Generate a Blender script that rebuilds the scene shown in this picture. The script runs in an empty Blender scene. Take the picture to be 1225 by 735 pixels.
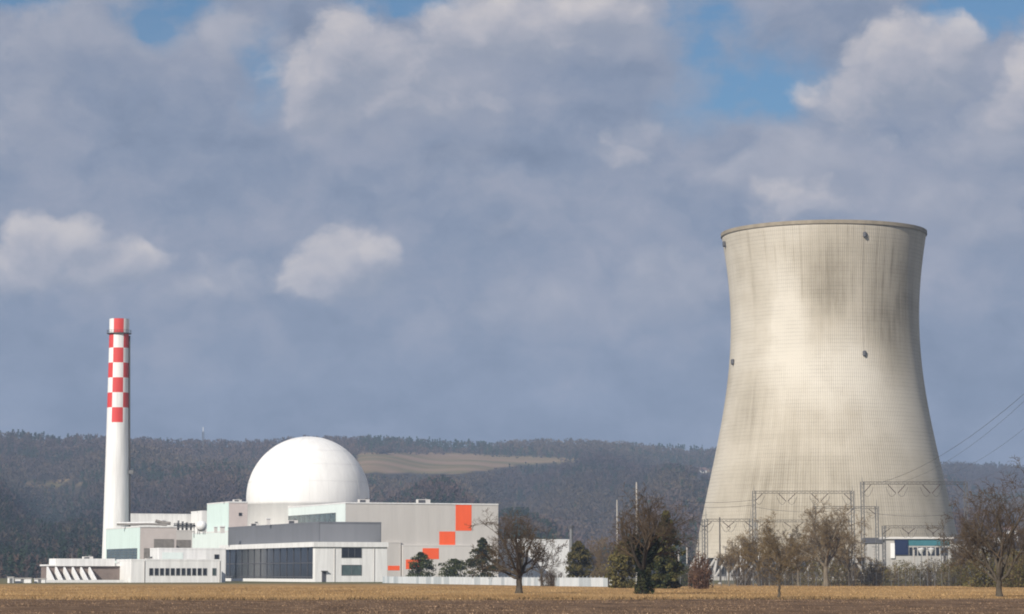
import bpy, math, random
import numpy as np
from mathutils import Vector, Matrix
rnd = random.Random(7)
R = math.radians
scene = bpy.context.scene
col = scene.collection

# ------------------------------------------------------------------ camera
F, PW, PH, HZ, CAMH = 3132.0, 1225.0, 735.0, 686.0, 2.5
PITCH = math.atan((HZ - PH / 2) / F)
CP, SP = math.cos(PITCH), math.sin(PITCH)
cam_d = bpy.data.cameras.new('camera')
cam_d.sensor_width = 36.0
cam_d.lens = 36.0 * F / PW
cam_d.clip_start, cam_d.clip_end = 0.5, 30000
cam = bpy.data.objects.new('camera', cam_d)
col.objects.link(cam)
cam.location = (0, 0, CAMH)
cam.rotation_euler = (math.pi / 2 + PITCH, 0, 0)
scene.camera = cam

def ray(px, py):
    dx, dy = (px - PW / 2) / F, (PH / 2 - py) / F
    y = CP - dy * SP
    return dx / y, (dy * CP + SP) / y          # x and z per metre of y

def P(px, py, d):
    a, b = ray(px, py)
    return Vector((a * d, d, CAMH + b * d))

def zat(px, py, d):
    return CAMH + ray(px, py)[1] * d

def xat(px, d, py=680):
    return ray(px, py)[0] * d

def smooth(a, b, t):
    t = min(1, max(0, (t - a) / (b - a)))
    return t * t * (3 - 2 * t)

def gz(x, y):                                    # lie of the land near the plant
    z = -0.32 * smooth(430, 580, y)
    z += 0.05 * math.sin(x * 0.05 + y * 0.021) * smooth(120, 300, y) * (1 - smooth(500, 700, y))
    return z

# ------------------------------------------------------------------ mesh builder
class MB:
    def __init__(s): s.v, s.f, s.m = [], [], []
    def add(s, vs, fs, mi=0):
        n = len(s.v)
        s.v += [tuple(p) for p in vs]
        s.f += [tuple(i + n for i in f) for f in fs]
        s.m += [mi] * len(fs)
        return s
    def box(s, a, b, mi=0):
        x0, y0, z0 = a; x1, y1, z1 = b
        return s.add([(x0,y0,z0),(x1,y0,z0),(x1,y1,z0),(x0,y1,z0),(x0,y0,z1),(x1,y0,z1),(x1,y1,z1),(x0,y1,z1)],
                     [(0,3,2,1),(4,5,6,7),(0,1,5,4),(1,2,6,5),(2,3,7,6),(3,0,4,7)], mi)
    def prism(s, prof, axis, a, b, mi=0):
        n = len(prof)
        def pt(p, t):
            return (t, p[0], p[1]) if axis == 'x' else ((p[0], t, p[1]) if axis == 'y' else (p[0], p[1], t))
        vs = [pt(p, a) for p in prof] + [pt(p, b) for p in prof]
        fs = [(i, (i + 1) % n, n + (i + 1) % n, n + i) for i in range(n)] + [tuple(range(n))[::-1], tuple(range(n, 2 * n))]
        return s.add(vs, fs, mi)
    def tube(s, pts, rad, n=6, mi=0, cap=True):
        pts = [Vector(p) for p in pts]
        if not isinstance(rad, (list, tuple)): rad = [rad] * len(pts)
        vs, fs = [], []
        d0 = (pts[1] - pts[0]).normalized()
        up = Vector((0, 0, 1)) if abs(d0.z) < .9 else Vector((1, 0, 0))
        for i, p in enumerate(pts):
            d = (pts[min(i + 1, len(pts) - 1)] - pts[max(i - 1, 0)]).normalized()
            a = d.cross(up).normalized(); b = d.cross(a)
            for k in range(n):
                t = 2 * math.pi * k / n
                vs.append(p + (a * math.cos(t) + b * math.sin(t)) * rad[i])
        for i in range(len(pts) - 1):
            for k in range(n):
                fs.append((i * n + k, i * n + (k + 1) % n, (i + 1) * n + (k + 1) % n, (i + 1) * n + k))
        if cap:
            fs.append(tuple(range(n))[::-1]); fs.append(tuple((len(pts) - 1) * n + k for k in range(n)))
        return s.add(vs, fs, mi)
    def lathe(s, prof, n=64, closed_top=False, mi=0, c=(0, 0)):
        vs, fs = [], []
        for r, z in prof:
            for k in range(n):
                t = 2 * math.pi * k / n
                vs.append((c[0] + r * math.cos(t), c[1] + r * math.sin(t), z))
        for i in range(len(prof) - 1):
            for k in range(n):
                fs.append((i * n + k, i * n + (k + 1) % n, (i + 1) * n + (k + 1) % n, (i + 1) * n + k))
        if closed_top: fs.append(tuple((len(prof) - 1) * n + k for k in range(n)))
        return s.add(vs, fs, mi)
    def build(s, name, mats, parent=None, sm=False):
        me = bpy.data.meshes.new(name)
        me.from_pydata(s.v, [], s.f)
        if not isinstance(mats, (list, tuple)): mats = [mats]
        for m in mats: me.materials.append(m)
        if len(mats) > 1: me.polygons.foreach_set('material_index', s.m)
        if sm: me.polygons.foreach_set('use_smooth', [True] * len(s.f))
        me.update()
        o = bpy.data.objects.new(name, me)
        col.objects.link(o)
        if parent: o.parent = parent
        return o

def np_mesh(name, verts, faces, m, tint=None, parent=None):
    """verts (N,3), faces (M,k) all of the same k"""
    me = bpy.data.meshes.new(name)
    k = faces.shape[1]
    me.vertices.add(len(verts)); me.vertices.foreach_set('co', verts.astype(np.float32).ravel())
    me.loops.add(faces.size); me.loops.foreach_set('vertex_index', faces.astype(np.int32).ravel())
    me.polygons.add(len(faces))
    me.polygons.foreach_set('loop_start', np.arange(0, faces.size, k, dtype=np.int32))
    me.polygons.foreach_set('loop_total', np.full(len(faces), k, dtype=np.int32))
    me.update(calc_edges=True)
    if tint is not None:
        at = me.color_attributes.new('tint', 'FLOAT_COLOR', 'POINT')
        c = np.ones((len(verts), 4), dtype=np.float32); c[:, :3] = tint
        at.data.foreach_set('color', c.ravel())
    me.materials.append(m)
    o = bpy.data.objects.new(name, me)
    col.objects.link(o)
    if parent: o.parent = parent
    return o

def tag(o, label=None, cat=None, group=None, kind=None):
    if label: o['label'] = label
    if cat: o['category'] = cat
    if group: o['group'] = group
    if kind: o['kind'] = kind
    return o

def thing(name, label, cat, loc=(0, 0, 0), rz=0, group=None):
    o = bpy.data.objects.new(name, None)
    o.empty_display_size = 1
    col.objects.link(o)
    o.location = loc; o.rotation_euler = (0, 0, rz)
    return tag(o, label, cat, group)

def copy_tree(o, parent=None):
    c = o.copy(); col.objects.link(c); c.parent = parent
    for ch in list(o.children): copy_tree(ch, c)
    return c

# ------------------------------------------------------------------ materials
def mat(name, c, rough=.7, var=.12, scale=.4, stretch=(1, 1, 1), bump=0, bscale=2, metal=0, spec=.3, c2=None):
    m = bpy.data.materials.new(name); m.use_nodes = True
    nt = m.node_tree; N = nt.nodes; L = nt.links
    b = N['Principled BSDF']
    b.inputs['Roughness'].default_value = rough
    b.inputs['Metallic'].default_value = metal
    b.inputs['Specular IOR Level'].default_value = spec
    tc = N.new('ShaderNodeTexCoord'); mp = N.new('ShaderNodeMapping')
    L.new(tc.outputs['Object'], mp.inputs['Vector'])
    mp.inputs['Scale'].default_value = stretch
    nz = N.new('ShaderNodeTexNoise'); nz.inputs['Scale'].default_value = scale; nz.inputs['Detail'].default_value = 6
    nz.inputs['Roughness'].default_value = .62
    L.new(mp.outputs[0], nz.inputs['Vector'])
    rp = N.new('ShaderNodeValToRGB')
    c = tuple(c); d = c2 or tuple(x * (1 - var * 2) for x in c)
    rp.color_ramp.elements[0].position = .32; rp.color_ramp.elements[0].color = (*d, 1)
    rp.color_ramp.elements[1].position = .62; rp.color_ramp.elements[1].color = (*c, 1)
    L.new(nz.outputs['Fac'], rp.inputs['Fac'])
    L.new(rp.outputs['Color'], b.inputs['Base Color'])
    if bump:
        n2 = N.new('ShaderNodeTexNoise'); n2.inputs['Scale'].default_value = bscale; n2.inputs['Detail'].default_value = 5
        L.new(tc.outputs['Object'], n2.inputs['Vector'])
        bp = N.new('ShaderNodeBump'); bp.inputs['Strength'].default_value = bump; bp.inputs['Distance'].default_value = .2
        L.new(n2.outputs['Fac'], bp.inputs['Height']); L.new(bp.outputs[0], b.inputs['Normal'])
    return m

STREAK = (1, 1, .12)
M = {}
M['white'] = mat('white_paint', (.80, .79, .77), .6, .10, .9, (1, 1, .07))
M['white_dome'] = mat('white_dome_coating', (.80, .785, .755), .5, .05, .35, (1, 1, .12))
M['mint'] = mat('mint_cladding', (.66, .785, .74), .55, .05, .5, STREAK)
M['mint_pale'] = mat('pale_mint_cladding', (.72, .795, .76), .55, .05, .5, STREAK)
M['beige'] = mat('beige_cladding', (.56, .53, .495), .6, .05, .3, STREAK)
M['beige_pale'] = mat('pale_beige_cladding', (.63, .60, .565), .6, .05, .3, STREAK)
M['grey_panel'] = mat('slate_grey_panel', (.145, .15, .165), .55, .06, .3, STREAK)
M['brown_wall'] = mat('brown_grey_wall', (.22, .175, .155), .8, .12, .5)
M['orange'] = mat('orange_paint', (.93, .125, .03), .5, .04, .5, STREAK)
M['red'] = mat('red_paint', (.62, .055, .05), .55, .06, .3, STREAK)
M['roof'] = mat('flat_roof_gravel', (.36, .35, .34), .9, .12, .5)
M['glass'] = mat('dark_glass', (.022, .026, .034), .12, .25, .2, spec=.5)
M['glass_green'] = mat('greenish_glass', (.10, .14, .14), .15, .25, .3, spec=.5)
M['frame_dark'] = mat('dark_frame', (.09, .09, .10), .5, .1)
M['steel'] = mat('galvanised_steel', (.17, .172, .175), .5, .12, 1, metal=.3)
M['steel_dark'] = mat('weathered_steel', (.10, .095, .09), .6, .15, 1, metal=.2)
M['pipe'] = mat('grey_brown_pipe', (.24, .22, .20), .6, .15, 1)
M['insul'] = mat('brown_insulator', (.07, .05, .045), .35, .1)
M['teal'] = mat('teal_panel', (.05, .17, .20), .4, .1, .5)
M['navy'] = mat('navy_panel', (.012, .022, .065), .4, .1, .5)
M['concrete'] = mat('plain_concrete', (.42, .40, .37), .9, .12, .4, STREAK, .2, 1)
M['fence'] = mat('white_fence_panel', (.62, .65, .66), .7, .1, .35, (1, 1, .3))
M['fence_grey'] = mat('grey_fence_panel', (.44, .48, .50), .7, .1, .35, (1, 1, .3))
M['post_wood'] = mat('dark_wood_post', (.06, .05, .04), .9, .2)
M['house_wall'] = mat('house_render', (.72, .70, .66), .8, .08)
M['house_roof'] = mat('house_roof_tiles', (.17, .10, .08), .85, .2)
M['bark'] = mat('grey_brown_bark', (.10, .082, .06), .95, .28, 2, (1, 1, .3), .5, 6)
M['bark_pale'] = mat('pale_bark', (.20, .165, .12), .95, .25, 2, (1, 1, .3), .5, 6)
M['bark_dark'] = mat('dark_bark', (.05, .042, .033), .95, .3, 2, (1, 1, .3), .5, 6)
M['twig'] = mat('brown_twigs', (.10, .07, .042), .95, .2, .8)
M['twig_pale'] = mat('straw_brown_twigs', (.20, .145, .08), .95, .2, .8)
M['twig_red'] = mat('russet_twigs', (.15, .085, .055), .95, .2, .8)

def tint_mat(name, rough=.9, var=.25, scale=.4, trans=0):
    m = bpy.data.materials.new(name); m.use_nodes = True
    nt = m.node_tree; N = nt.nodes; L = nt.links; b = N['Principled BSDF']
    b.inputs['Roughness'].default_value = rough; b.inputs['Specular IOR Level'].default_value = .15
    at = N.new('ShaderNodeAttribute'); at.attribute_name = 'tint'
    tc = N.new('ShaderNodeTexCoord'); nz = N.new('ShaderNodeTexNoise')
    nz.inputs['Scale'].default_value = scale; nz.inputs['Detail'].default_value = 4
    L.new(tc.outputs['Object'], nz.inputs['Vector'])
    mr = N.new('ShaderNodeMapRange'); mr.inputs[1].default_value = .3; mr.inputs[2].default_value = .7
    mr.inputs[3].default_value = 1 - var; mr.inputs[4].default_value = 1 + var
    L.new(nz.outputs['Fac'], mr.inputs[0])
    mx = N.new('ShaderNodeMixRGB'); mx.blend_type = 'MULTIPLY'; mx.inputs[0].default_value = 1
    L.new(at.outputs['Color'], mx.inputs[1]); L.new(mr.outputs[0], mx.inputs[2])
    L.new(mx.outputs[0], b.inputs['Base Color'])
    return m
M['tint_forest'] = tint_mat('winter_forest', scale=.05, var=.14)
M['tint_leaf'] = tint_mat('evergreen_foliage', scale=1.2)
M['tint_grass'] = tint_mat('dry_grass_blades', scale=.12, var=.3)
M['tint_soil'] = tint_mat('soil_clods_and_stubble', scale=.8)

# ------------------------------------------------------------------ ground: one sheet out to the hills
def ground_mat():
    m = bpy.data.materials.new('field_ground'); m.use_nodes = True
    nt = m.node_tree; N = nt.nodes; L = nt.links; b = N['Principled BSDF']
    b.inputs['Roughness'].default_value = 1; b.inputs['Specular IOR Level'].default_value = .1
    tc = N.new('ShaderNodeTexCoord'); sx = N.new('ShaderNodeSeparateXYZ'); L.new(tc.outputs['Object'], sx.inputs[0])
    def noise(scale, det=6, st=None):
        n = N.new('ShaderNodeTexNoise'); n.inputs['Scale'].default_value = scale; n.inputs['Detail'].default_value = det
        n.inputs['Roughness'].default_value = .65
        if st:
            mp = N.new('ShaderNodeMapping'); mp.inputs['Scale'].default_value = st
            L.new(tc.outputs['Object'], mp.inputs['Vector']); L.new(mp.outputs[0], n.inputs['Vector'])
        else: L.new(tc.outputs['Object'], n.inputs['Vector'])
        return n.outputs['Fac']
    def ramp(fac, stops):
        r = N.new('ShaderNodeValToRGB'); e = r.color_ramp.elements
        e[0].position, e[0].color = stops[0][0], (*stops[0][1], 1); e[1].position, e[1].color = stops[1][0], (*stops[1][1], 1)
        for p, c in stops[2:]:
            x = e.new(p); x.color = (*c, 1)
        L.new(fac, r.inputs['Fac']); return r.outputs['Color']
    def math_(op, a, bb, c=None):
        n = N.new('ShaderNodeMath'); n.operation = op
        for i, v in enumerate((a, bb) if c is None else (a, bb, c)):
            if isinstance(v, (int, float)): n.inputs[i].default_value = v
            else: L.new(v, n.inputs[i])
        return n.outputs[0]
    grass = ramp(noise(.055, 8, (1, .35, 1)), [(.28, (.17, .098, .04)), (.42, (.30, .178, .072)), (.58, (.41, .258, .115)), (.74, (.32, .218, .096))])
    fine = ramp(noise(.9, 8), [(.3, (.68, .67, .65)), (.7, (1.2, 1.17, 1.12))])
    mg = N.new('ShaderNodeMixRGB'); mg.blend_type = 'MULTIPLY'; mg.inputs[0].default_value = .8
    L.new(grass, mg.inputs[1]); L.new(fine, mg.inputs[2])
    soil = ramp(noise(.35, 9), [(.32, (.055, .034, .021)), (.50, (.13, .08, .048)), (.68, (.23, .15, .092))])
    # tilled soil nearer than ~262 m, dry grass beyond
    edge = math_('ADD', sx.outputs['Y'], math_('MULTIPLY', math_('SUBTRACT', noise(.05, 6), .5), 60))
    mr = N.new('ShaderNodeMapRange'); mr.inputs[1].default_value = 246; mr.inputs[2].default_value = 258
    L.new(edge, mr.inputs[0])
    mx = N.new('ShaderNodeMixRGB'); L.new(mr.outputs[0], mx.inputs[0]); L.new(soil, mx.inputs[1]); L.new(mg.outputs[0], mx.inputs[2])
    # plain behind the plant is winter pasture
    mr2 = N.new('ShaderNodeMapRange'); mr2.inputs[1].default_value = 620; mr2.inputs[2].default_value = 760; L.new(sx.outputs['Y'], mr2.inputs[0])
    past = ramp(noise(.01, 6), [(.35, (.10, .11, .05)), (.65, (.17, .14, .08))])
    mx2 = N.new('ShaderNodeMixRGB'); L.new(mr2.outputs[0], mx2.inputs[0]); L.new(mx.outputs[0], mx2.inputs[1]); L.new(past, mx2.inputs[2])
    L.new(mx2.outputs[0], b.inputs['Base Color'])
    bp = N.new('ShaderNodeBump'); bp.inputs['Strength'].default_value = .8; bp.inputs['Distance'].default_value = .25
    L.new(noise(1.3, 6), bp.inputs['Height']); L.new(bp.outputs[0], b.inputs['Normal'])
    return m
M['ground'] = ground_mat()
ys = list(np.arange(-40, 120, 20)) + list(np.arange(120, 700, 3.5)) + list(np.arange(700, 1400, 50)) + list(np.arange(1400, 6401, 500))
xs = list(np.arange(-3400, -400, 300)) + list(np.arange(-400, -150, 50)) + list(np.arange(-150, 151, 5)) + list(np.arange(200, 401, 50)) + list(np.arange(700, 3401, 300))
rng = np.random.default_rng(3)
V = []
for y in ys:
    for x in xs:
        z = gz(x, y)
        if 100 < y < 262 and abs(x) < 150: z += rng.normal(0, .035)
        V.append((x, y, z))
nx = len(xs)
Fq = [(j * nx + i, j * nx + i + 1, (j + 1) * nx + i + 1, (j + 1) * nx + i) for j in range(len(ys) - 1) for i in range(nx - 1)]
g = MB(); g.add(V, Fq); tag(g.build('ground', M['ground'], sm=True), kind='structure')

# blades: thin triangles, golden dry grass on the strip; stubble and clods on the tilled field
def blades(name, n, y0, y1, h0, h1, w, cols, dens=None, lean=.35, mt=None, seed=1, xm=.24):
    r = np.random.default_rng(seed)
    y = y0 + (y1 - y0) * r.random(n) ** .8
    x = (r.random(n) * 2 - 1) * y * xm
    keep = np.ones(n, bool) if dens is None else r.random(n) < dens(x, y)
    x, y = x[keep], y[keep]; n = len(x)
    z = np.array([gz(a, b) for a, b in zip(x, y)])
    h = h0 + (h1 - h0) * r.random(n)
    a = r.random(n) * math.pi; ww = w * (.6 + .8 * r.random(n))
    b = np.stack([x, y, z - .03], 1)
    d = np.stack([np.cos(a) * ww, np.sin(a) * ww, np.zeros(n)], 1)
    t = b + np.stack([r.normal(0, lean, n) * h, r.normal(0, lean, n) * h, h], 1)
    v = np.stack([b - d, b + d, t], 1).reshape(-1, 3)
    ci = np.array(cols)[r.integers(0, len(cols), n)] * (.75 + .5 * r.random((n, 1)))
    return np_mesh(name, v, np.arange(3 * n).reshape(-1, 3), mt, np.repeat(ci, 3, 0))
def gd(x, y):
    return .35 + .65 * (.5 + .5 * np.sin(x * .11 + np.sin(y * .05) * 2) * np.sin(y * .06 + x * .03))
tag(blades('dry_grass', 110000, 248, 560, .05, .20, .05, [(.37, .235, .11), (.44, .29, .14), (.30, .19, .085), (.21, .145, .065)], gd, mt=M['tint_grass'], seed=5),
    'golden dry grass on the strip between soil and fence', 'grass', kind='stuff')
tag(blades('stubble', 45000, 140, 256, .03, .11, .045, [(.25, .165, .10), (.10, .064, .042), (.18, .115, .07), (.34, .23, .145)], mt=M['tint_soil'], seed=6),
    'brown stubble and clods on the tilled field', 'stubble', kind='stuff')

tag(blades('dead_weeds', 9000, 240, 264, .12, .42, .05, [(.10, .065, .035), (.15, .095, .05), (.20, .14, .07), (.07, .05, .03)],
           lambda x, y: np.clip(.1 + .9 * (np.sin(x * .21 + np.sin(x * .07) * 3) * np.sin(x * .043 + y * .3) > .1), 0, 1), mt=M['tint_grass'], seed=8, lean=.5),
    'dark dead weeds along the border of soil and grass', 'weeds', kind='stuff')
# ------------------------------------------------------------------ hills
SKY = [(-200, 511), (0, 514), (40, 517), (74, 524), (84, 520), (150, 522), (200, 526), (240, 525), (300, 526), (390, 521), (420, 522), (480, 524), (540, 527), (590, 529),
       (640, 525), (700, 526), (760, 530), (850, 536), (1000, 545), (1125, 552), (1225, 556), (1450, 565)]
sx_, sy_ = [p[0] for p in SKY], [p[1] for p in SKY]
D0 = 1500.0
def ridge_d(px): return np.interp(px, [-200, 100, 400, 700, 1000, 1450], [3900, 4000, 4500, 4700, 5200, 5600])
TREEH = 11
def hill_z(px, d):
    """px is the bearing expressed as a photo column"""
    rd = ridge_d(px)
    sky = np.interp(px, sx_, sy_)
    a = np.array([ray(612, s)[1] for s in np.atleast_1d(sky)]).reshape(np.shape(sky))
    zr = CAMH + a * rd - TREEH
    t = (d - D0) / (rd - D0)
    front = np.clip(t, 0, 1)
    z = zr * (.28 * front + .72 * front ** 1.7)
    # rolling spurs and gullies
    w = np.sin(px * .021 + d * .0011) * 16 + np.sin(px * .047 - d * .0019 + 1) * 9 + np.sin(px * .011 + d * .0034) * 10
    z = z + w * np.clip(t * 3, 0, 1) * np.clip((1 - t) * 3, 0, 1)
    z = np.where(t > 1, zr - (d - rd) * .06, z)
    return z - .3 - 2 * (t <= 0)
pxs = np.linspace(-220, 1450, 168)
ds = np.concatenate([np.linspace(D0 - 60, 5900, 110)])
PX, DD = np.meshgrid(pxs, ds)
Z = hill_z(PX, DD)
X = (PX - 612.5) / F * DD
hv = np.stack([X, DD, Z], -1).reshape(-1, 3)
n = len(pxs)
idx = np.arange(len(ds) - 1)[:, None] * n + np.arange(n - 1)[None]
hf = np.stack([idx, idx + 1, idx + n + 1, idx + n], -1).reshape(-1, 4)

def photo_xy(x, y, z):
    dz = z - CAMH
    yc = -y * SP + dz * CP; zc = y * CP + dz * SP
    return PW / 2 + F * x / zc, PH / 2 - F * yc / zc
def meadow(px, py):
    """open land on the slope: a long tan field and a few smaller clearings"""
    lo = np.interp(px, [420, 470, 520, 560, 620, 690, 740], [566, 566, 567, 566, 556, 553, 552])
    hi = np.interp(px, [420, 470, 560, 620, 690, 740], [541, 541, 542, 546, 548, 552])
    m = (px > 425) & (px < 705) & (py < lo) & (py > hi)
    wob = 1.2 * np.sin(px * .23) + .9 * np.sin(px * .61 + 1)
    for x_, y_, a_, b_ in ((48, 579, 26, 3.2), (80, 574, 20, 2.2), (228, 547, 30, 2.0), (838, 563, 26, 2.5), (180, 560, 24, 1.8), (20, 604, 18, 2.2)):
        m |= (((px - x_) / a_) ** 2 + ((py + wob - y_) / b_) ** 2 < 1)
    return m
def hill_mat():
    m = bpy.data.materials.new('hill_ground'); m.use_nodes = True
    nt = m.node_tree; N = nt.nodes; L = nt.links; b = N['Principled BSDF']
    b.inputs['Roughness'].default_value = 1; b.inputs['Specular IOR Level'].default_value = 0
    at = N.new('ShaderNodeAttribute'); at.attribute_name = 'tint'
    tc = N.new('ShaderNodeTexCoord'); mp = N.new('ShaderNodeMapping'); mp.inputs['Scale'].default_value = (.3, 1, 1)
    L.new(tc.outputs['Object'], mp.inputs[0])
    nz = N.new('ShaderNodeTexNoise'); nz.inputs['Scale'].default_value = .012; nz.inputs['Detail'].default_value = 5; L.new(mp.outputs[0], nz.inputs[0])
    rp = N.new('ShaderNodeValToRGB'); e = rp.color_ramp.elements
    e[0].position, e[0].color = .36, (.13, .115, .055, 1); e[1].position, e[1].color = .64, (.25, .17, .115, 1)
    x = e.new(.5); x.color = (.20, .145, .08, 1)
    L.new(nz.outputs['Fac'], rp.inputs[0])
    mx = N.new('ShaderNodeMixRGB'); L.new(at.outputs['Fac'], mx.inputs[0]); mx.inputs[1].default_value = (.05, .042, .034, 1); L.new(rp.outputs[0], mx.inputs[2])
    L.new(mx.outputs[0], b.inputs['Base Color'])
    return m
hx, hy = photo_xy(hv[:, 0], hv[:, 1], hv[:, 2])
open_ = meadow(hx, hy).astype(float)
hills = np_mesh('hills', hv, hf, hill_mat(), np.repeat(open_[:, None], 3, 1))
hills.data.polygons.foreach_set('use_smooth', [True] * len(hills.data.polygons))
tag(hills, kind='structure')

def forest():
    r = np.random.default_rng(11)
    n = 40000
    d = D0 - 150 + (4300) * r.random(n) ** .75
    px = -160 + 1560 * r.random(n)
    rd = ridge_d(px)
    k = (d < rd + 60)
    # plain in front of the hill is open on the right
    k &= ~((d < 1560) & (px > 130))
    k &= ~((d < 2450) & (((px > 672) & (px < 745)) | ((px > 1178) & (px < 1232))) & (r.random(n) < .93))
    d, px = d[k], px[k]
    z = np.where(d < D0, -.3, hill_z(px, d)); x = (px - 612.5) / F * d
    qx, qy = photo_xy(x, d, z + 4)
    k = ~meadow(qx, qy) & ~meadow(*photo_xy(x, d, z + 13))
    x, d, z, px = x[k], d[k], z[k], px[k]; n = len(x)
    patch = np.sin(x * .012 + np.sin(d * .006) * 2) * np.sin(d * .009 + x * .004)
    con = (patch + r.normal(0, .35, n)) > .62
    # dark conifers line the crest in the middle and stand thick low on the left
    qx, qy = photo_xy(x, d, z)
    con |= (r.random(n) < .7) & (qx > 425) & (qx < 590) & (qy < 543)
    con |= (r.random(n) < .45) & (qx < 130) & (qy > 605)
    h = np.where(con, 14, 10.5) * (.75 + .5 * r.random(n))
    w = np.where(con, 2.8, 5.6) * (.75 + .5 * r.random(n))
    VV, FF, TT = [], [], []
    base_dec = np.array([(.064, .047, .041), (.078, .056, .043), (.052, .043, .039), (.092, .066, .046), (.074, .052, .048)])  # wood tones kept low: cloud shadow over the hills is put into the colour
    base_con = np.array([(.018, .032, .020), (.024, .040, .022), (.016, .028, .022)])
    K = 22
    # stands of different age and species: browner, greener, darker
    s1 = np.sin(x * .0051 + np.sin(d * .0021) * 1.7 + 2); s2 = np.sin(d * .0043 - x * .0031 + np.sin(x * .004) * 2)
    stand = np.stack([1 + .28 * s1, 1 + .26 * s1 + .06 * s2, 1 + .20 * s1 - .04 * s2], 1)
    for i in range(n):
        kk = K if d[i] > 2200 else int(K * 2.6)
        s = 1.0 if d[i] > 2200 else .62
        if con[i]:
            t = r.random(kk) ** .7
            rad = w[i] * (1.05 - t) * np.sqrt(r.random(kk))
            zz = h[i] * (.08 + .92 * t); tri_h = 3.2 * s; tri_w = 1.7 * s; c = base_con[i % 3]
        else:
            t = r.random(kk)
            prof = np.sqrt(np.clip(1 - ((t - .58) / .46) ** 2, .02, 1))
            rad = w[i] * prof * np.sqrt(r.random(kk))
            zz = h[i] * t; tri_h = 2.8 * s; tri_w = 1.5 * s; c = base_dec[i % 5]
        a = r.random(kk) * 6.283
        cx = x[i] + np.cos(a) * rad; cy = d[i] + np.sin(a) * rad; cz = z[i] + zz
        b = r.random(kk) * 3.1416
        dx, dy = np.cos(b) * tri_w, np.sin(b) * tri_w
        ox = np.cos(a) * rad * .35; oy = np.sin(a) * rad * .35
        up = tri_h if not con[i] else -tri_h * .55
        v = np.empty((kk, 3, 3))
        v[:, 0] = np.stack([cx - dx, cy - dy, cz], 1); v[:, 1] = np.stack([cx + dx, cy + dy, cz], 1)
        v[:, 2] = np.stack([cx + ox, cy + oy, cz + up], 1) if not con[i] else np.stack([cx + ox * 2, cy + oy * 2, cz + up], 1)
        VV.append(v.reshape(-1, 3))
        TT.append(np.repeat((c * stand[i] * (.80 + .2 * r.random()))[None] * (.9 + .2 * r.random((kk, 1))), 3, 0))
    v = np.concatenate(VV); t = np.concatenate(TT)
    o = np_mesh('hill_forest', v, np.arange(len(v)).reshape(-1, 3), M['tint_forest'], t)
    tag(o, 'bare brown winter woods with dark conifers covering the hills', 'forest', kind='stuff')
forest()

# ------------------------------------------------------------------ cooling tower
TD = 1100.0
TC = P(990, 680, TD); TX = TC.x
prof_px = [(280, 122.5), (288, 120.3), (300, 118), (320, 115.8), (340, 114.2), (380, 112.8), (410, 112.6), (430, 113.4), (464, 117), (500, 123.6), (539, 131.8), (580, 140.6), (600, 144.8), (620, 149), (652, 155.5), (668, 159)]
prof = []
for py, hw in prof_px:
    k = ray(987 + hw, py)[0] - ray(987, py)[0]
    prof.append((k * TD, zat(987, py, TD) + .32))
prof = prof[::-1]
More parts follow.
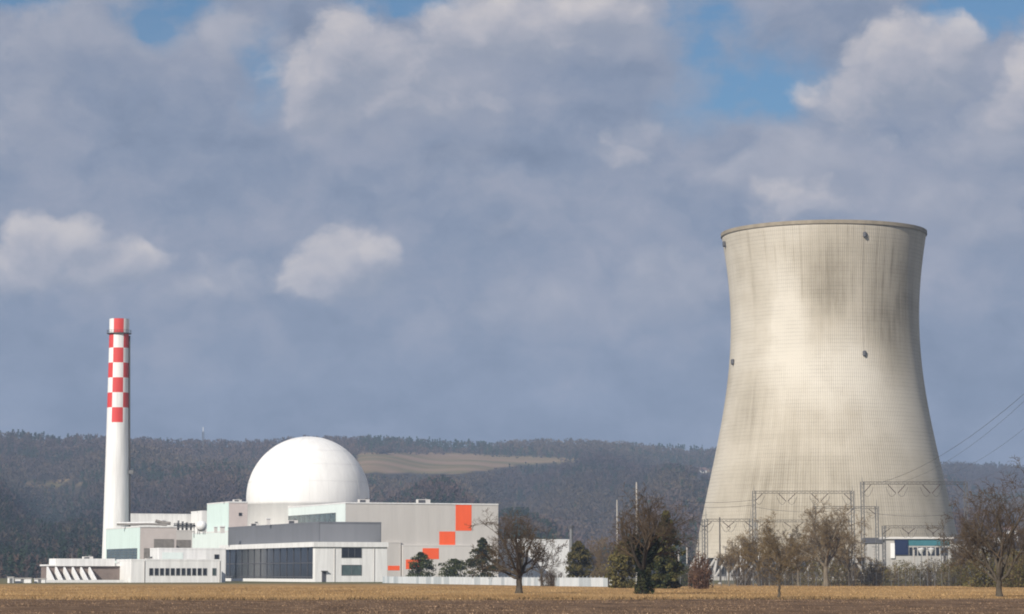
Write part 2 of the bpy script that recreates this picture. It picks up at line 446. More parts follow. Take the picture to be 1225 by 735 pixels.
# resample smoothly
pz = np.array([p[1] for p in prof]); pr = np.array([p[0] for p in prof])
co = np.polyfit((pz - 80) / 70, pr, 5)
ZT = pz[-1]; ZB = pz[0]
prr = lambda z: float(np.polyval(co, (z - 80) / 70))
tower = thing('cooling_tower', 'huge pale concrete hyperbolic cooling tower with streaked shell, behind the switchyard', 'cooling tower', (TX, TD, -.32))
def shell_mat():
    m = bpy.data.materials.new('tower_concrete'); m.use_nodes = True
    nt = m.node_tree; N = nt.nodes; L = nt.links; b = N['Principled BSDF']
    b.inputs['Roughness'].default_value = .95; b.inputs['Specular IOR Level'].default_value = .1
    tc = N.new('ShaderNodeTexCoord'); s = N.new('ShaderNodeSeparateXYZ'); L.new(tc.outputs['Object'], s.inputs[0])
    def mt(op, a, bb=0.0, c=None):
        n = N.new('ShaderNodeMath'); n.operation = op
        for i, v in enumerate([a, bb] + ([c] if c is not None else [])):
            if isinstance(v, (int, float)): n.inputs[i].default_value = v
            else: L.new(v, n.inputs[i])
        return n.outputs[0]
    def mrange(v, a, bb, c, d, st='SMOOTHSTEP'):
        n = N.new('ShaderNodeMapRange'); n.interpolation_type = st
        L.new(v, n.inputs[0])
        for i, q in enumerate((a, bb, c, d)): n.inputs[i + 1].default_value = q
        return n.outputs[0]
    ang = mt('ARCTAN2', s.outputs['X'], mt('MULTIPLY', s.outputs['Y'], -1))    # 0 faces the camera, + to the right
    z = s.outputs['Z']
    cv = N.new('ShaderNodeCombineXYZ'); L.new(mt('MULTIPLY', ang, 40), cv.inputs[0]); L.new(z, cv.inputs[1])
    def noise(sc, st, det=6, ro=.6):
        mp = N.new('ShaderNodeMapping'); mp.inputs['Scale'].default_value = st; L.new(cv.outputs[0], mp.inputs[0])
        n = N.new('ShaderNodeTexNoise'); n.inputs['Scale'].default_value = sc; n.inputs['Detail'].default_value = det; n.inputs['Roughness'].default_value = ro
        L.new(mp.outputs[0], n.inputs[0]); return n.outputs['Fac']
    def blob(a0, z0, ra, rz):
        d = mt('SQRT', mt('ADD', mt('POWER', mt('DIVIDE', mt('SUBTRACT', ang, a0), ra), 2), mt('POWER', mt('DIVIDE', mt('SUBTRACT', z, z0), rz), 2)))
        return mrange(d, 0, 1, 1, 0)
    big = noise(.035, (1, .6, 1), 5)
    streak = noise(.42, (1, .05, 1), 7, .72)
    # weather stains: dark patch under the rim, dirty shoulder to the right, grimy lower left flank
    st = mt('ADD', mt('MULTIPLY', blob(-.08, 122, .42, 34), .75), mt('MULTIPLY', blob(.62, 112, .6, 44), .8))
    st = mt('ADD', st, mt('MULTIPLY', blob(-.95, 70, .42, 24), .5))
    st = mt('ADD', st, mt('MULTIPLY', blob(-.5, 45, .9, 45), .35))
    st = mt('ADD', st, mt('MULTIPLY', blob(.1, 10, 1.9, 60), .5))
    stn = mt('MULTIPLY', st, mrange(streak, .28, .72, .55, 1.25))
    stn = mt('ADD', stn, mrange(big, .4, .75, 0, .35))
    # pale wash between the stains
    run = mt('MULTIPLY', mrange(noise(.5, (1, .02, 1), 5, .75), .5, .72, 0, 1), mrange(z, 60, 138, 0, .5))     # run-down streaks from the rim
    stn = mt('ADD', stn, mt('MULTIPLY', run, mrange(noise(.06, (1, .7, 1), 3), .35, .65, .2, 1.2)))
    lift = noise(.16, (.1, 1, 1), 4, .7)                                                                     # pours of slightly different tone
    stn = mt('ADD', stn, mrange(lift, .35, .65, -.03, .05))
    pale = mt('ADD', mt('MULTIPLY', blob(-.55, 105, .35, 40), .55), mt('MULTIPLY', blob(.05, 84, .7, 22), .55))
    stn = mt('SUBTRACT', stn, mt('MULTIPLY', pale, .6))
    rp = N.new('ShaderNodeValToRGB'); e = rp.color_ramp.elements
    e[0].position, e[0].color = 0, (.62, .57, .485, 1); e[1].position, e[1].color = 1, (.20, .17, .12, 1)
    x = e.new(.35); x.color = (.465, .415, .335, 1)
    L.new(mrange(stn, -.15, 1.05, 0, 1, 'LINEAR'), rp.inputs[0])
    # form ribs every metre or so and pour joints
    rib = mt('PINGPONG', mt('MULTIPLY', ang, 300 / (2 * math.pi)), .5)
    ribm = mrange(rib, .0, .28, 1, 0)
    jnt = mrange(mt('PINGPONG', mt('DIVIDE', z, 1.55), .5), 0, .2, 1, 0)
    ln = mt('ADD', mt('MULTIPLY', ribm, .17), mt('MULTIPLY', jnt, .12))
    lnn = mt('MULTIPLY', ln, mrange(noise(.08, (1, 1, 1), 4), .35, .65, .35, 1.25))
    mx = N.new('ShaderNodeMixRGB'); mx.blend_type = 'MULTIPLY'; mx.inputs[0].default_value = 1
    cc = N.new('ShaderNodeCombineXYZ')
    f = mt('SUBTRACT', 1, lnn)
    for i in range(3): L.new(f, cc.inputs[i])
    L.new(rp.outputs[0], mx.inputs[1]); L.new(cc.outputs[0], mx.inputs[2])
    L.new(mx.outputs[0], b.inputs['Base Color'])
    bp = N.new('ShaderNodeBump'); bp.inputs['Strength'].default_value = .5; bp.inputs['Distance'].default_value = .15
    L.new(ribm, bp.inputs['Height']); L.new(bp.outputs[0], b.inputs['Normal'])
    return m
M['shell'] = shell_mat()
sh = MB()
zz = np.linspace(ZB, ZT, 60)
outer = [(prr(z), z) for z in zz]
inner = [(prr(z) - 1.1, z) for z in zz[::-1]]
sh.lathe(outer + [(outer[-1][0] - 1.1, ZT)] + inner + [outer[0]], 160)
sh.build('shell', M['shell'], tower, sm=True)
rm = MB(); RT = prr(ZT)
rm.lathe([(RT + .05, ZT - 1.4), (RT + .22, ZT - 1.2), (RT + .22, ZT + .25), (RT - 1.3, ZT + .3), (RT - 1.3, ZT - .4)], 160)
rm.build('rim', mat('rim_concrete', (.30, .255, .19), .9, .15, .3), tower, sm=False)
RB = prr(ZB)
for k in range(44):                             # slanted legs carrying the shell, in V pairs
    t = 2 * math.pi * k / 44
    for s in (-1, 1):
        tt = t + s * math.pi / 44 * .96
        a = Vector((math.cos(t) * (RB + 4.2), math.sin(t) * (RB + 4.2), .2)); b_ = Vector((math.cos(tt) * (RB - .5), math.sin(tt) * (RB - .5), ZB + .3))
        c = MB().tube([a, b_], .55, 8).build('support_leg', M['concrete'], tower)
bs = MB(); bs.lathe([(RB + 8, -.2), (RB + 8, 1.2), (RB + 3.2, 1.6), (RB - 3, 1.2)], 96); bs.build('basin', M['concrete'], tower)
inn = MB(); inn.lathe([(RB - 9, 0), (RB - 9, ZB - 1), (1, ZB - .6)], 64); inn.build('fill_deck', M['frame_dark'], tower)
def shell_pt(px, py):
    a, b2 = ray(px, py)
    # march along the ray to the shell
    y = TD - 60
    while y < TD + 60:
        z = CAMH + b2 * y; x = a * y
        if math.hypot(x - TX, y - TD) < prr(z + .32): return Vector((x - TX, y - TD, z + .32))
        y += .2
    return None
for px, py in ((1034, 281), (1033.5, 423), (878, 433), (868, 292)):
    p = shell_pt(px, py)
    t = math.atan2(p.y, p.x); rr = math.hypot(p.x, p.y)
    m_ = MB(); u = Vector((math.cos(t), math.sin(t), 0)); s_ = Vector((-u.y, u.x, 0))
    q = Vector((u.x * (rr + .55), u.y * (rr + .55), p.z))
    m_.tube([q - Vector((0, 0, 1.1)), q - Vector((0, 0, .8)), q + Vector((0, 0, .8)), q + Vector((0, 0, 1.1))], [.5, .8, .8, .5], 10)
    m_.tube([q - u * 1.4 - Vector((0, 0, 1.2)), q + u * .5 - Vector((0, 0, 1.2))], .2, 6)
    m_.build('warning_light', M['frame_dark'], tower)
# ladder cage running down from the rim
ld = MB(); pts = []
p = shell_pt(1032.5, 300); t0 = math.atan2(p.y, p.x)
for z in np.linspace(ZT - 1, 92, 40): pts.append((math.cos(t0) * (prr(z) + .12), math.sin(t0) * (prr(z) + .12), z))
ld.tube(pts, .06, 4); ld.build('ladder', M['shell'], tower)

# ------------------------------------------------------------------ chimney
CD = 1000.0
cb = P(138, 690, CD); ct = P(145, 382, CD)
ztop = ct.z + .32
chx = P(138.5, 668, CD).x
chim = thing('chimney', 'tall tapering white chimney with red and white checkered top', 'chimney', (chx, CD, -.32))
rb = (ray(155.5, 668)[0] - ray(121.5, 668)[0]) / 2 * CD
rt = (ray(157, 400)[0] - ray(133.5, 400)[0]) / 2 * CD
zchk = zat(140, 506, CD) + .32
zring = zat(145, 399, CD) + .32
rad = lambda z: rt + (rb - rt) * (1 - (z / zring)) ** 1.25 if z < zring else rt
sha = MB(); sha.lathe([(rad(z), z) for z in np.linspace(0, zchk, 30)], 72); sha.build('shaft', M['white'], chim, sm=True)
ck = MB(); nb, ns = 7, 6
edges = list(np.linspace(zchk, zring, 7)) + [ztop]
na = 72
for bnd in range(7):
    for k in range(na):
        t1, t2 = 2 * math.pi * k / na, 2 * math.pi * (k + 1) / na
        cam_ang = math.atan2(-CD, -chx)
        sec = int(math.floor(((t1 + t2) / 2 - cam_ang + .1 + math.pi / ns) / (2 * math.pi / ns)))
        mi = (sec + bnd) % 2                       # 0: red first band in the middle
        za, zb = edges[bnd], edges[bnd + 1]
        ra, rb2 = rad(za) + .01, rad(zb) + .01
        ck.add([(ra * math.cos(t1), ra * math.sin(t1), za), (ra * math.cos(t2), ra * math.sin(t2), za), (rb2 * math.cos(t2), rb2 * math.sin(t2), zb), (rb2 * math.cos(t1), rb2 * math.sin(t1), zb)], [(0, 1, 2, 3)], mi)
ck.build('checkered_band', [M['red'], M['white']], chim)
tp = MB(); tp.lathe([(rt + .01, ztop), (rt - .5, ztop + .02), (rt - .5, ztop - 6)], 48); tp.build('mouth', M['frame_dark'], chim)
rg = MB(); rg.lathe([(rt + .02, zring - .35), (rt + .9, zring - .25), (rt + .9, zring + .0), (rt + .02, zring + .1)], 48)
for k in range(24):
    t = 2 * math.pi * k / 24; rg.tube([((rt + .85) * math.cos(t), (rt + .85) * math.sin(t), zring), ((rt + .85) * math.cos(t), (rt + .85) * math.sin(t), zring + 1.1)], .05, 4)
rg.lathe([(rt + .82, zring + 1.05), (rt + .9, zring + 1.05), (rt + .9, zring + 1.13), (rt + .82, zring + 1.13), (rt + .82, zring + 1.05)], 48)
rg.build('gallery', M['steel_dark'], chim)
tl = math.atan2(-CD, -chx) + R(74)
ld = MB(); ld.tube([((rad(z) + .35) * math.cos(tl), (rad(z) + .35) * math.sin(tl), z) for z in np.linspace(8, zring - 1, 20)], .3, 5); ld.build('ladder', M['steel_dark'], chim)
zpl = zat(155, 565, CD) + .32
pl = MB(); q = (rad(zpl) + .9); cxp, cyp = q * math.cos(tl), q * math.sin(tl); pl.box((cxp - .9, cyp - .9, zpl - .7), (cxp + .9, cyp + .9, zpl + .7)); pl.build('service_box', M['steel'], chim)

# ------------------------------------------------------------------ buildings
A = R(21.5)
U = Vector((math.cos(A), math.sin(A), 0)); W_ = Vector((-math.sin(A), math.cos(A), 0))
class Bld:
    """a block whose near corner stands at photo column px and distance d; the plant's grid is turned 21.5 degrees"""
    def __init__(s, name, label, px, d, group=None, cat='building'):
        s.C = P(px, 690, d); s.C.z = 0
        s.o = thing(name, label, cat, (s.C.x, s.C.y, -.32), A, group)
    def fx(s, px, py):
        k = ray(px, py)[0]; return (k * s.C.y - s.C.x) / (U.x - k * U.y)
    def ly(s, px, py):
        k = ray(px, py)[0]; return (k * s.C.y - s.C.x) / (W_.x - k * W_.y)
    def fz(s, px, py): return zat(px, py, s.C.y + s.fx(px, py) * U.y) + .32
    def lz(s, px, py): return zat(px, py, s.C.y + s.ly(px, py) * W_.y) + .32
    def frect(s, x0, y0, x1, y1):
        return s.fx(x0, (y0+y1)/2), s.fx(x1, (y0+y1)/2), s.fz(x0, y1), s.fz(x0, y0)
    def lrect(s, x0, y0, x1, y1):
        return s.ly(x1, (y0+y1)/2), s.ly(x0, (y0+y1)/2), s.lz(x1, y1), s.lz(x1, y0)
    def part(s, name, mb, m, sub=None, label=None):
        o = mb.build(name, m, sub or s.o)
        if label: o['label'] = label
        return o
    def fwin(s, x0, y0, x1, y1, m, nm=2, nh=1, name='window'):
        a, b, c, d = s.frect(x0, y0, x1, y1)
        s.win(lambda u, dp, z: (u, -dp, z), a, b, c, d, m, nm, nh, name)
    def lwin(s, x0, y0, x1, y1, m, nm=2, nh=1, name='window'):
        a, b, c, d = s.lrect(x0, y0, x1, y1)
        s.win(lambda u, dp, z: (-dp - .13, u, z), a, b, c, d, m, nm, nh, name)
    def win(s, f, a, b, c, d, m, nm, nh, name):
        def bx(mb, u0, u1, z0, z1, p0, p1):
            q = [f(u0, p0, z0), f(u1, p1, z1)]
            mb.box([min(q[0][i], q[1][i]) for i in range(3)], [max(q[0][i], q[1][i]) for i in range(3)])
        g_ = MB(); bx(g_, a, b, c, d, -.1, .03); w = s.part(name, g_, m)
        fr = MB(); t = .16
        bx(fr, a - t, b + t, c - t, c, -.1, .12); bx(fr, a - t, b + t, d, d + t, -.1, .12)
        bx(fr, a - t, a, c, d, -.1, .12); bx(fr, b, b + t, c, d, -.1, .12)
        for i in range(1, nm): u = a + (b - a) * i / nm; bx(fr, u - .07, u + .07, c, d, .02, .08)
        for i in range(1, nh): z = c + (d - c) * i / nh; bx(fr, a, b, z - .07, z + .07, .02, .09)
        s.part('frame', fr, M['steel'], w)

def block(b, L_, W0, z1, m, name='wall', z0=-.3, roofm='roof', cap=None):
    mb = MB(); mb.box((0, 0, z0), (L_, W0, z1)); o = b.part(name, mb, m)
    r_ = MB(); t = .35                                   # parapet and roof deck
    r_.box((-.06, -.06, z1 + .003), (L_ + .06, t, z1 + .5)); r_.box((-.06, W0 - t, z1 + .003), (L_ + .06, W0 + .06, z1 + .5))
    r_.box((-.06, t, z1 + .003), (t, W0 - t, z1 + .5)); r_.box((L_ - t, t, z1 + .003), (L_ + .06, W0 - t, z1 + .5))
    b.part('parapet', r_, cap or m)
    dk = MB(); dk.box((t, t, z1 + .004), (L_ - t, W0 - t, z1 + .12)); b.part('roof', dk, M[roofm])
    return o

def two_tone(b, L_, W0, z1, mf, ml, z0=-.3, capm=None):
    """block clad differently on its front and its left side"""
    mb = MB()
    mb.add([(0,0,z0),(L_,0,z0),(L_,W0,z0),(0,W0,z0),(0,0,z1),(L_,0,z1),(L_,W0,z1),(0,W0,z1)], [(0,1,5,4),(1,2,6,5),(2,3,7,6),(4,5,6,7)], 0)
    b.part('front_wall', mb, mf)
    m2 = MB(); m2.box((-.12, -.02, z0), (-.003, W0 + .02, z1 - .01)); b.part('side_wall', m2, ml)
    r_ = MB(); t = .35
    r_.box((-.2, -.2, z1 + .003), (L_ + .06, t, z1 + .45)); r_.box((-.2, W0 - t, z1 + .003), (L_ + .06, W0 + .06, z1 + .45))
    r_.box((-.2, t, z1 + .003), (t, W0 - t, z1 + .45)); r_.box((L_ - t, t, z1 + .003), (L_ + .06, W0 - t, z1 + .45))
    b.part('parapet', r_, capm or M['white'])
    dk = MB(); dk.box((t, t, z1 + .004), (L_ - t, W0 - t, z1 + .1)); b.part('roof', dk, M['roof'])

# G: the big beige hall with the orange stepped squares
G = Bld('turbine_hall', 'largest beige hall with stepped orange squares climbing its front wall', 413, 950)
gl, gw, gz1 = G.fx(596, 640), G.ly(306, 611), G.fz(413, 601)
two_tone(G, gl, gw, gz1 - .45, M['beige'], M['mint_pale'])
def orange(b, x0, y0, x1, y1, off=0):
    a, bb, c, d = b.frect(x0, y0, x1, y1)
    mb = MB(); mb.box((a, -.06 - off, c), (bb, -.003 - off, d)); b.part('orange_square', mb, M['orange'])
orange(G, 545, 604, 564, 635); orange(G, 525.5, 636, 544.5, 653.5)
G.lwin(341, 614, 402, 626, M['glass_green'], 10, 1, 'window_strip')
jn = MB()
for i in range(1, int(gl // 4.6) + 1): jn.box((i * 4.6 - .03, -.02, 0), (i * 4.6 + .03, -.004, gz1 - .5))
G.part('cladding_seam', jn, M['beige_pale'])
# low annex along the hall's front
AX = Bld('hall_annex', 'low pale annex along the foot of the orange-squared hall', 480, 948)
AX.C.x, AX.C.y = G.C.x + U.x * G.fx(480, 660) - W_.x * 1.6, G.C.y + U.y * G.fx(480, 660) - W_.y * 1.6
AX.o.location = (AX.C.x, AX.C.y, -.32)
block(AX, AX.fx(596, 660), 1.57, AX.fz(482, 653.5), M['beige_pale'])
orange(AX, 505.5, 656, 525, 669); orange(AX, 485.5, 669.5, 505, 681)
AX2 = Bld('hall_annex', 'narrow beige link block with the lowest orange square beside the white office', 463, 947)
AX2.C.x, AX2.C.y = G.C.x + U.x * G.fx(462, 660) - W_.x * .9, G.C.y + U.y * G.fx(462, 660) - W_.y * .9
AX2.o.location = (AX2.C.x, AX2.C.y, -.32)
block(AX2, AX2.fx(479.5, 660), .87, AX2.fz(463, 650), M['beige'])
orange(AX2, 464, 677, 478, 682.5)
# F: white office with the tall dark glazing on its left side
Fo = Bld('office_building', 'white office block with a long two-storey dark glazed side', 377, 850)
fl, fw, fz1 = Fo.fx(463, 660), Fo.ly(265, 665), Fo.fz(377, 648.5)
mb = MB(); mb.box((1.2, 0, -.3), (fl, fw, fz1 - .45)); Fo.part('wall', mb, M['white'])
a_, b_, c_, d_ = Fo.lrect(268, 654, 375.5, 690)
zt = fz1 - 1.6
sd = MB()
sd.box((0, 0, -.3), (1.198, a_ + 1.2, zt)); sd.box((0, fw - .9, -.3), (1.198, fw, zt))
sd.box((0, a_ + 1.203, -.3), (1.198, fw - .903, 1.0)); Fo.part('side_surround', sd, M['white'])
fa = MB(); fa.box((-.7, -.5, zt + .003), (fl + .3, fw + .5, fz1)); Fo.part('roof_slab', fa, M['white'])
gw_ = MB(); gw_.box((.75, a_ + 1.205, 1.003), (.9, fw - .905, zt - .003)); gg = Fo.part('glazed_side', gw_, M['glass'])
mu = MB(); y0, y1 = a_ + 1.21, fw - .91
for i in range(1, 14):
    y = y0 + (y1 - y0) * i / 14; mu.box((.55, y - .08, 1.01), (.747, y + .08, zt - .01))
for f_ in (.5, .06): mu.box((.5, y0, 1 + (zt - 1) * f_ - .15), (.745, y1, 1 + (zt - 1) * f_ + .15))
Fo.part('mullion', mu, M['frame_dark'], gg)
Fo.fwin(409, 656, 432, 667, M['glass'], 3); Fo.fwin(409, 676.5, 432, 688, M['glass_green'], 2)
a, b, c, d = Fo.frect(385, 684, 390, 692); dr = MB(); dr.box((a, -.08, 0), (b, -.003, d)); dd = Fo.part('door', dr, M['frame_dark'])
Fo.part('door_canopy', MB().box((a - .3, -1, d + .1), (b + .3, -.004, d + .3)), M['steel'], dd)
# E: slate-grey upper block
E = Bld('grey_block', 'windowless slate grey block rising behind the white office roof', 381, 864)
block(E, E.fx(456, 635), E.ly(273, 632), E.fz(381, 624.5) - .45, M['grey_panel'])
a, b, c, d = E.frect(383, 627, 455, 645); E.part('front_panel', MB().box((a, -.05, fz1), (b, -.003, d)), mat('mid_grey_panel', (.20, .205, .22), .55, .05, .3, STREAK))
# upper mint block with a beige front
Dk = Bld('mint_tower_block', 'tall block with mint side and pinkish beige front left of the white dome', 273, 985)
two_tone(Dk, Dk.fx(296, 612), Dk.ly(248, 612), Dk.fz(273, 601.5), mat('pinkish_beige_cladding', (.58, .50, .47), .6, .05), M['mint'])
Dk.fwin(286, 614, 289, 617, M['glass'], 1)
# white block behind the chimney foot
H = Bld('white_hall', 'long white flat-roofed hall just right of the chimney foot', 156, 1085)
block(H, H.fx(268, 625), 24, H.fz(160, 616), M['white'])
H2 = Bld('white_upper_hall', 'short white block stepping up toward the mint-sided tower block', 241, 1075)
block(H2, H2.fx(270, 620), 18, H2.fz(241, 612.5), M['white'])
# B: mint block with a window grid
B = Bld('mint_block', 'mint sided block with gridded windows in front of the chimney foot', 167, 868)
bl_, bw_, bz_ = B.fx(211, 645), B.ly(127, 640), B.fz(167, 631)
two_tone(B, bl_, bw_, bz_, mat('greyish_pink_cladding', (.56, .50, .47), .6, .05), M['mint'])
B.lwin(128.5, 656.5, 164.5, 669.5, M['glass_green'], 7, 4, 'window_grid')
a, b, c, d = B.frect(184, 645, 208, 656); B.part('louvre', MB().box((a, -.1, c), (b, -.003, d)), M['pipe'])
a, b, c, d = B.frect(172, 656, 179, 669); B.part('louvre', MB().box((a, -.1, c), (b, -.003, d)), M['pipe'])
B.fwin(183, 664, 188, 669.5, M['glass'], 2)
# C: long low mint block beside the slate block
Cc = Bld('mint_low_block', 'low pale mint block between the slate grey block and the roof plant', 273, 970)
two_tone(Cc, 6, Cc.ly(222, 645), Cc.lz(273, 636.5), M['mint_pale'], M['mint_pale'])
# mechanical gear house
K = Bld('equipment_house', 'beige roof house with dark louvres between the two mint blocks', 208, 905)
block(K, K.fx(230, 640), 9, K.fz(208, 636), M['beige'])
a, b, c, d = K.frect(210, 646, 228, 655); K.part('louvre', MB().box((a, -.12, c), (b, -.003, d)), M['pipe'])
# D2: front range with the row of small windows
D2 = Bld('window_range', 'low white range with a row of eleven small dark windows', 157, 800)
block(D2, D2.fx(265, 685), 20, D2.fz(157, 671), M['white'])
for i in range(11):
    x = 179 + i * 6.42; D2.fwin(x, 680.5, x + 3.6, 688, M['glass'], 1)
D2.fwin(254.5, 680.5, 258, 688, M['glass_green'], 1)
D3 = Bld('upper_range', 'white upper storey with one small window above the eleven-window range', 190, 822)
block(D3, D3.fx(270, 665), 12, D3.fz(190, 657.5), M['white'], z0=0)
D3.fwin(257, 664, 261.5, 670, M['glass'], 1)
a, b, c, d = D3.frect(194, 661, 219, 669); D3.part('mint_panel', MB().box((a, -.07, c), (b, -.003, d)), M['mint_pale'])
# A: low wing with sloping white buttress fins
Aw = Bld('buttress_wing', 'low brown-walled wing with six slanted white fins under a white roof slab', 56, 806)
L_ = Aw.fx(157, 685)
z_b = Aw.fz(100, 677.5)
Aw.part('wall', MB().box((0, 0, -.3), (L_ - .05, 9, z_b)), M['brown_wall'])
s0, s1 = Aw.fx(66, 672), Aw.fx(137, 672)
Aw.part('roof_slab', MB().box((s0, -.8, z_b + .003), (s1, 9.3, Aw.fz(100, 668.5))), M['white'])
Aw.part('roof_edge', MB().box((-.4, -.5, z_b + .002), (s0 - .003, 9.2, z_b + .5)), M['white'])
Aw.part('roof_edge', MB().box((s1 + .003, -.5, z_b + .002), (L_ - .06, 9.2, z_b + .9)), M['white'])
for k in range(6):
    x = Aw.fx(55.5 + k * 10.0, 685)
    f_ = MB(); f_.prism([(-.003, -.3), (-11.4, -.3), (-11.4, .4), (-.003, z_b - .1)], 'x', x, x + .5); Aw.part('fin', f_, M['white'])
Aw.part('plinth', MB().box((-3.5, -12.2, -.3), (L_ - .1, -11.5, .8)), M['white'])
# right-hand white building behind the round tree
R1 = Bld('white_warehouse', 'plain white warehouse behind the bare round tree by the fence', 597, 1010)
block(R1, R1.fx(681, 660), 22, R1.fz(597, 646.5), M['white'])
# white base wall in front of the range and office
bw = MB(); p0 = P(157.5, 690, 792); p1 = P(383, 690, 838)
# dome
DD_ = 1040.0
dcx = P(368.5, 600, DD_).x
dr_ = (ray(442, 596)[0] - ray(295, 596)[0]) / 2 * DD_ * .9995
dz_ = zat(368.5, 522.5, DD_) + .32 - dr_
dome = thing('containment_dome', 'large smooth white spherical reactor dome rising above the mint roofs', 'dome', (dcx, DD_, -.32))
dm = MB(); pr_ = [(dr_ * .985, dz_ * .3), (dr_ * .985, dz_ - 3)] + [(dr_ * math.cos(t), dz_ + dr_ * math.sin(t)) for t in np.linspace(-.12, math.pi / 2 - .004, 40)]
dm.lathe(pr_, 96, True); dm.build('cap', M['white_dome'], dome, sm=True)
sm_ = MB()
for t in (.25, .55, .85):
    rr, z = dr_ * math.cos(t), dz_ + dr_ * math.sin(t); sm_.lathe([(rr + .06, z), (rr + .06 - .1 * math.tan(t), z + .1)], 96)
for k in range(20):
    a0 = k * math.pi / 10 + .1
    sm_.tube([((dr_ + .0) * math.cos(t) * math.cos(a0), (dr_ + .0) * math.cos(t) * math.sin(a0), dz_ + dr_ * math.sin(t)) for t in np.linspace(-.1, 1.35, 30)], .05, 4)
sm_.build('weld_seam', mat('seam_grey', (.66, .65, .63), .6, .05), dome)

# roof gear -----------------------------------------------------------
def roofpt(px, py, d): return P(px, py, d)
def pipe(pxys, d, r_, label, m='pipe', name='roof_pipe'):
    mb = MB(); mb.tube([P(x, y, d) for x, y in pxys], r_, 8); o = mb.build(name, M[m]); return tag(o, label, 'pipe')
pipe([(140, 627.5), (160, 627.8), (175, 627), (200, 628)], 886, .35, 'long grey-brown pipe lying along the mint block roof')
pipe([(186, 623.5), (195, 625.5), (204, 626.5)], 890, .55, 'short thick brown duct at the right end of the roof pipe')
pipe([(140, 625.8), (184, 625.4)], 893, .25, 'thin pale pipe behind the long roof pipe', 'white')
for px, lab in ((150, 'first'), (172, 'second')):
    pass
t = thing('pipe_rack', 'grey steel pipe rack with bundled gear beside the round white tank', 'pipe rack', P(212, 640, 915), A)
z0 = 0
for x in (0, 3, 6): t_ = MB(); t_.box((x - .1, -.1, -1), (x + .1, .1, 4.2)); t_.box((x - .1, 3.9, -1), (x + .1, 4.1, 4.2)); t_.build('post', M['steel_dark'], t)
t_ = MB()
for z in (1, 2.4, 3.8): t_.box((-.3, -.2, z), (6.3, 4.2, z + .2))
t_.build('deck', M['steel'], t)
t_ = MB()
for i in range(5): t_.tube([(-.4, .4 + i * .8, 3.1 + .2 * (i % 2)), (6.6, .4 + i * .8, 3.1 + .2 * (i % 2))], .3, 8)
for i in range(4): t_.tube([(.8 + i * 1.5, 1.6, 1.6), (.8 + i * 1.5, 1.6, 5.0 - .3 * i)], .35, 8)
t_.build('pipes', M['steel'], t)
tk = thing('storage_tank', 'small round white tank among the roof pipes', 'tank', P(241, 637.5, 925))
t_ = MB(); t_.lathe([(1.9 * math.cos(a), 2.3 + 1.9 * math.sin(a)) for a in np.linspace(-1.5, 1.55, 16)], 24, True); t_.build('vessel', M['white'], tk, sm=True)
t_ = MB()
for k in range(4): a = k * 1.571 + .6; t_.tube([(1.4 * math.cos(a), 1.4 * math.sin(a), -.6), (1.4 * math.cos(a), 1.4 * math.sin(a), 1.6)], .13, 6)
t_.build('stand', M['steel'], tk)
for px, py, d, s, lab in ((266, 634, 945, 1.4, 'small white roof vent right of the round tank'), (196, 626, 905, 1.2, 'squat pale roof vent near the duct end'), (321, 624, 915, 1.2, 'tiny vent on the slate block, below the mint wall'), (258, 633.5, 938, 1.0, 'low cream vent beside the round tank')):
    v = thing('roof_vent', lab, 'vent', P(px, py, d), A)
    MB().box((-s * .5, -s * .5, -1.2), (s * .5, s * .5, s * .7)).build('body', M['beige_pale'], v)
    MB().box((-s * .7, -s * .7, s * .703), (s * .7, s * .7, s * .95)).build('hood', M['white'], v)
for px, py, d, hgt, lab in ((268, 602, 990, 2.6, 'thin aerial on the mint-sided tower block'), (236, 612, 980, 1.8, 'thin aerial on the white hall roof'), (86, 668, 812, 2.4, 'thin aerial on the low finned wing')):
    p = P(px, py, d)
    tag(MB().tube([p - Vector((0, 0, .4)), p + Vector((0, 0, hgt))], [.09, .05], 5).build('aerial', M['steel']), lab, 'aerial')
for px, py, d, w_, h_, lab in ((205, 616.5, 1108, 4, 1.8, 'flat air handling unit on the long white hall roof, left one'), (226, 616.8, 1110, 3, 1.5, 'flat air handling unit on the long white hall roof, right one'),
        (280, 598.8, 995, 3, 1.6, 'small air handling unit on the mint-sided tower block'), (300, 627, 950, 3.2, 1.5, 'air handling unit on the far end of the slate block'), (345, 623.6, 925, 3.5, 1.6, 'air handling unit above the middle of the slate block'),
        (430, 598.5, 985, 4, 1.5, 'air handling unit on the beige hall roof beside the dome'), (500, 598.5, 1000, 5, 1.5, 'wide air handling unit on the beige hall roof'), (100, 667, 815, 3, 1.3, 'grey box on the finned wing roof slab'), (175, 669, 812, 2.2, 1.2, 'grey box on the eleven-window range roof'),
        (620, 645, 1020, 4, 1.6, 'air handling unit on the white warehouse roof')):
    v = thing('air_handling_unit', lab, 'roof unit', P(px, py, d), A)
    MB().box((0, 0, -h_ - 1.2), (w_, 2.2, h_ * .2)).build('casing', M['beige_pale'], v)
    MB().box((.2, -.06, -h_ * .7), (w_ * .6, -.003, h_ * .05)).build('grille', M['frame_dark'], v)
    MB().tube([(w_ * .75, 1.1, h_ * .2), (w_ * .75, 1.1, h_ * .2 + .5)], [.5, .6], 8).build('fan_cowl', M['steel'], v)
for b_, xs_, lab_ in ((D2, (4, 27.6), 'eleven-window range'), (Fo, (6.5, 20), 'white office front')):
    for x_, sd_ in zip(xs_, ('left', 'right')):
        zt__ = {'eleven-window range': D2.fz(157, 671), 'white office front': fz1 - 1.7, 'beige hall front': gz1 - .6}[lab_]
        b_.part('downpipe', MB().tube([(x_, -.14, 0), (x_, -.14, zt__)], .11, 6), M['beige'])
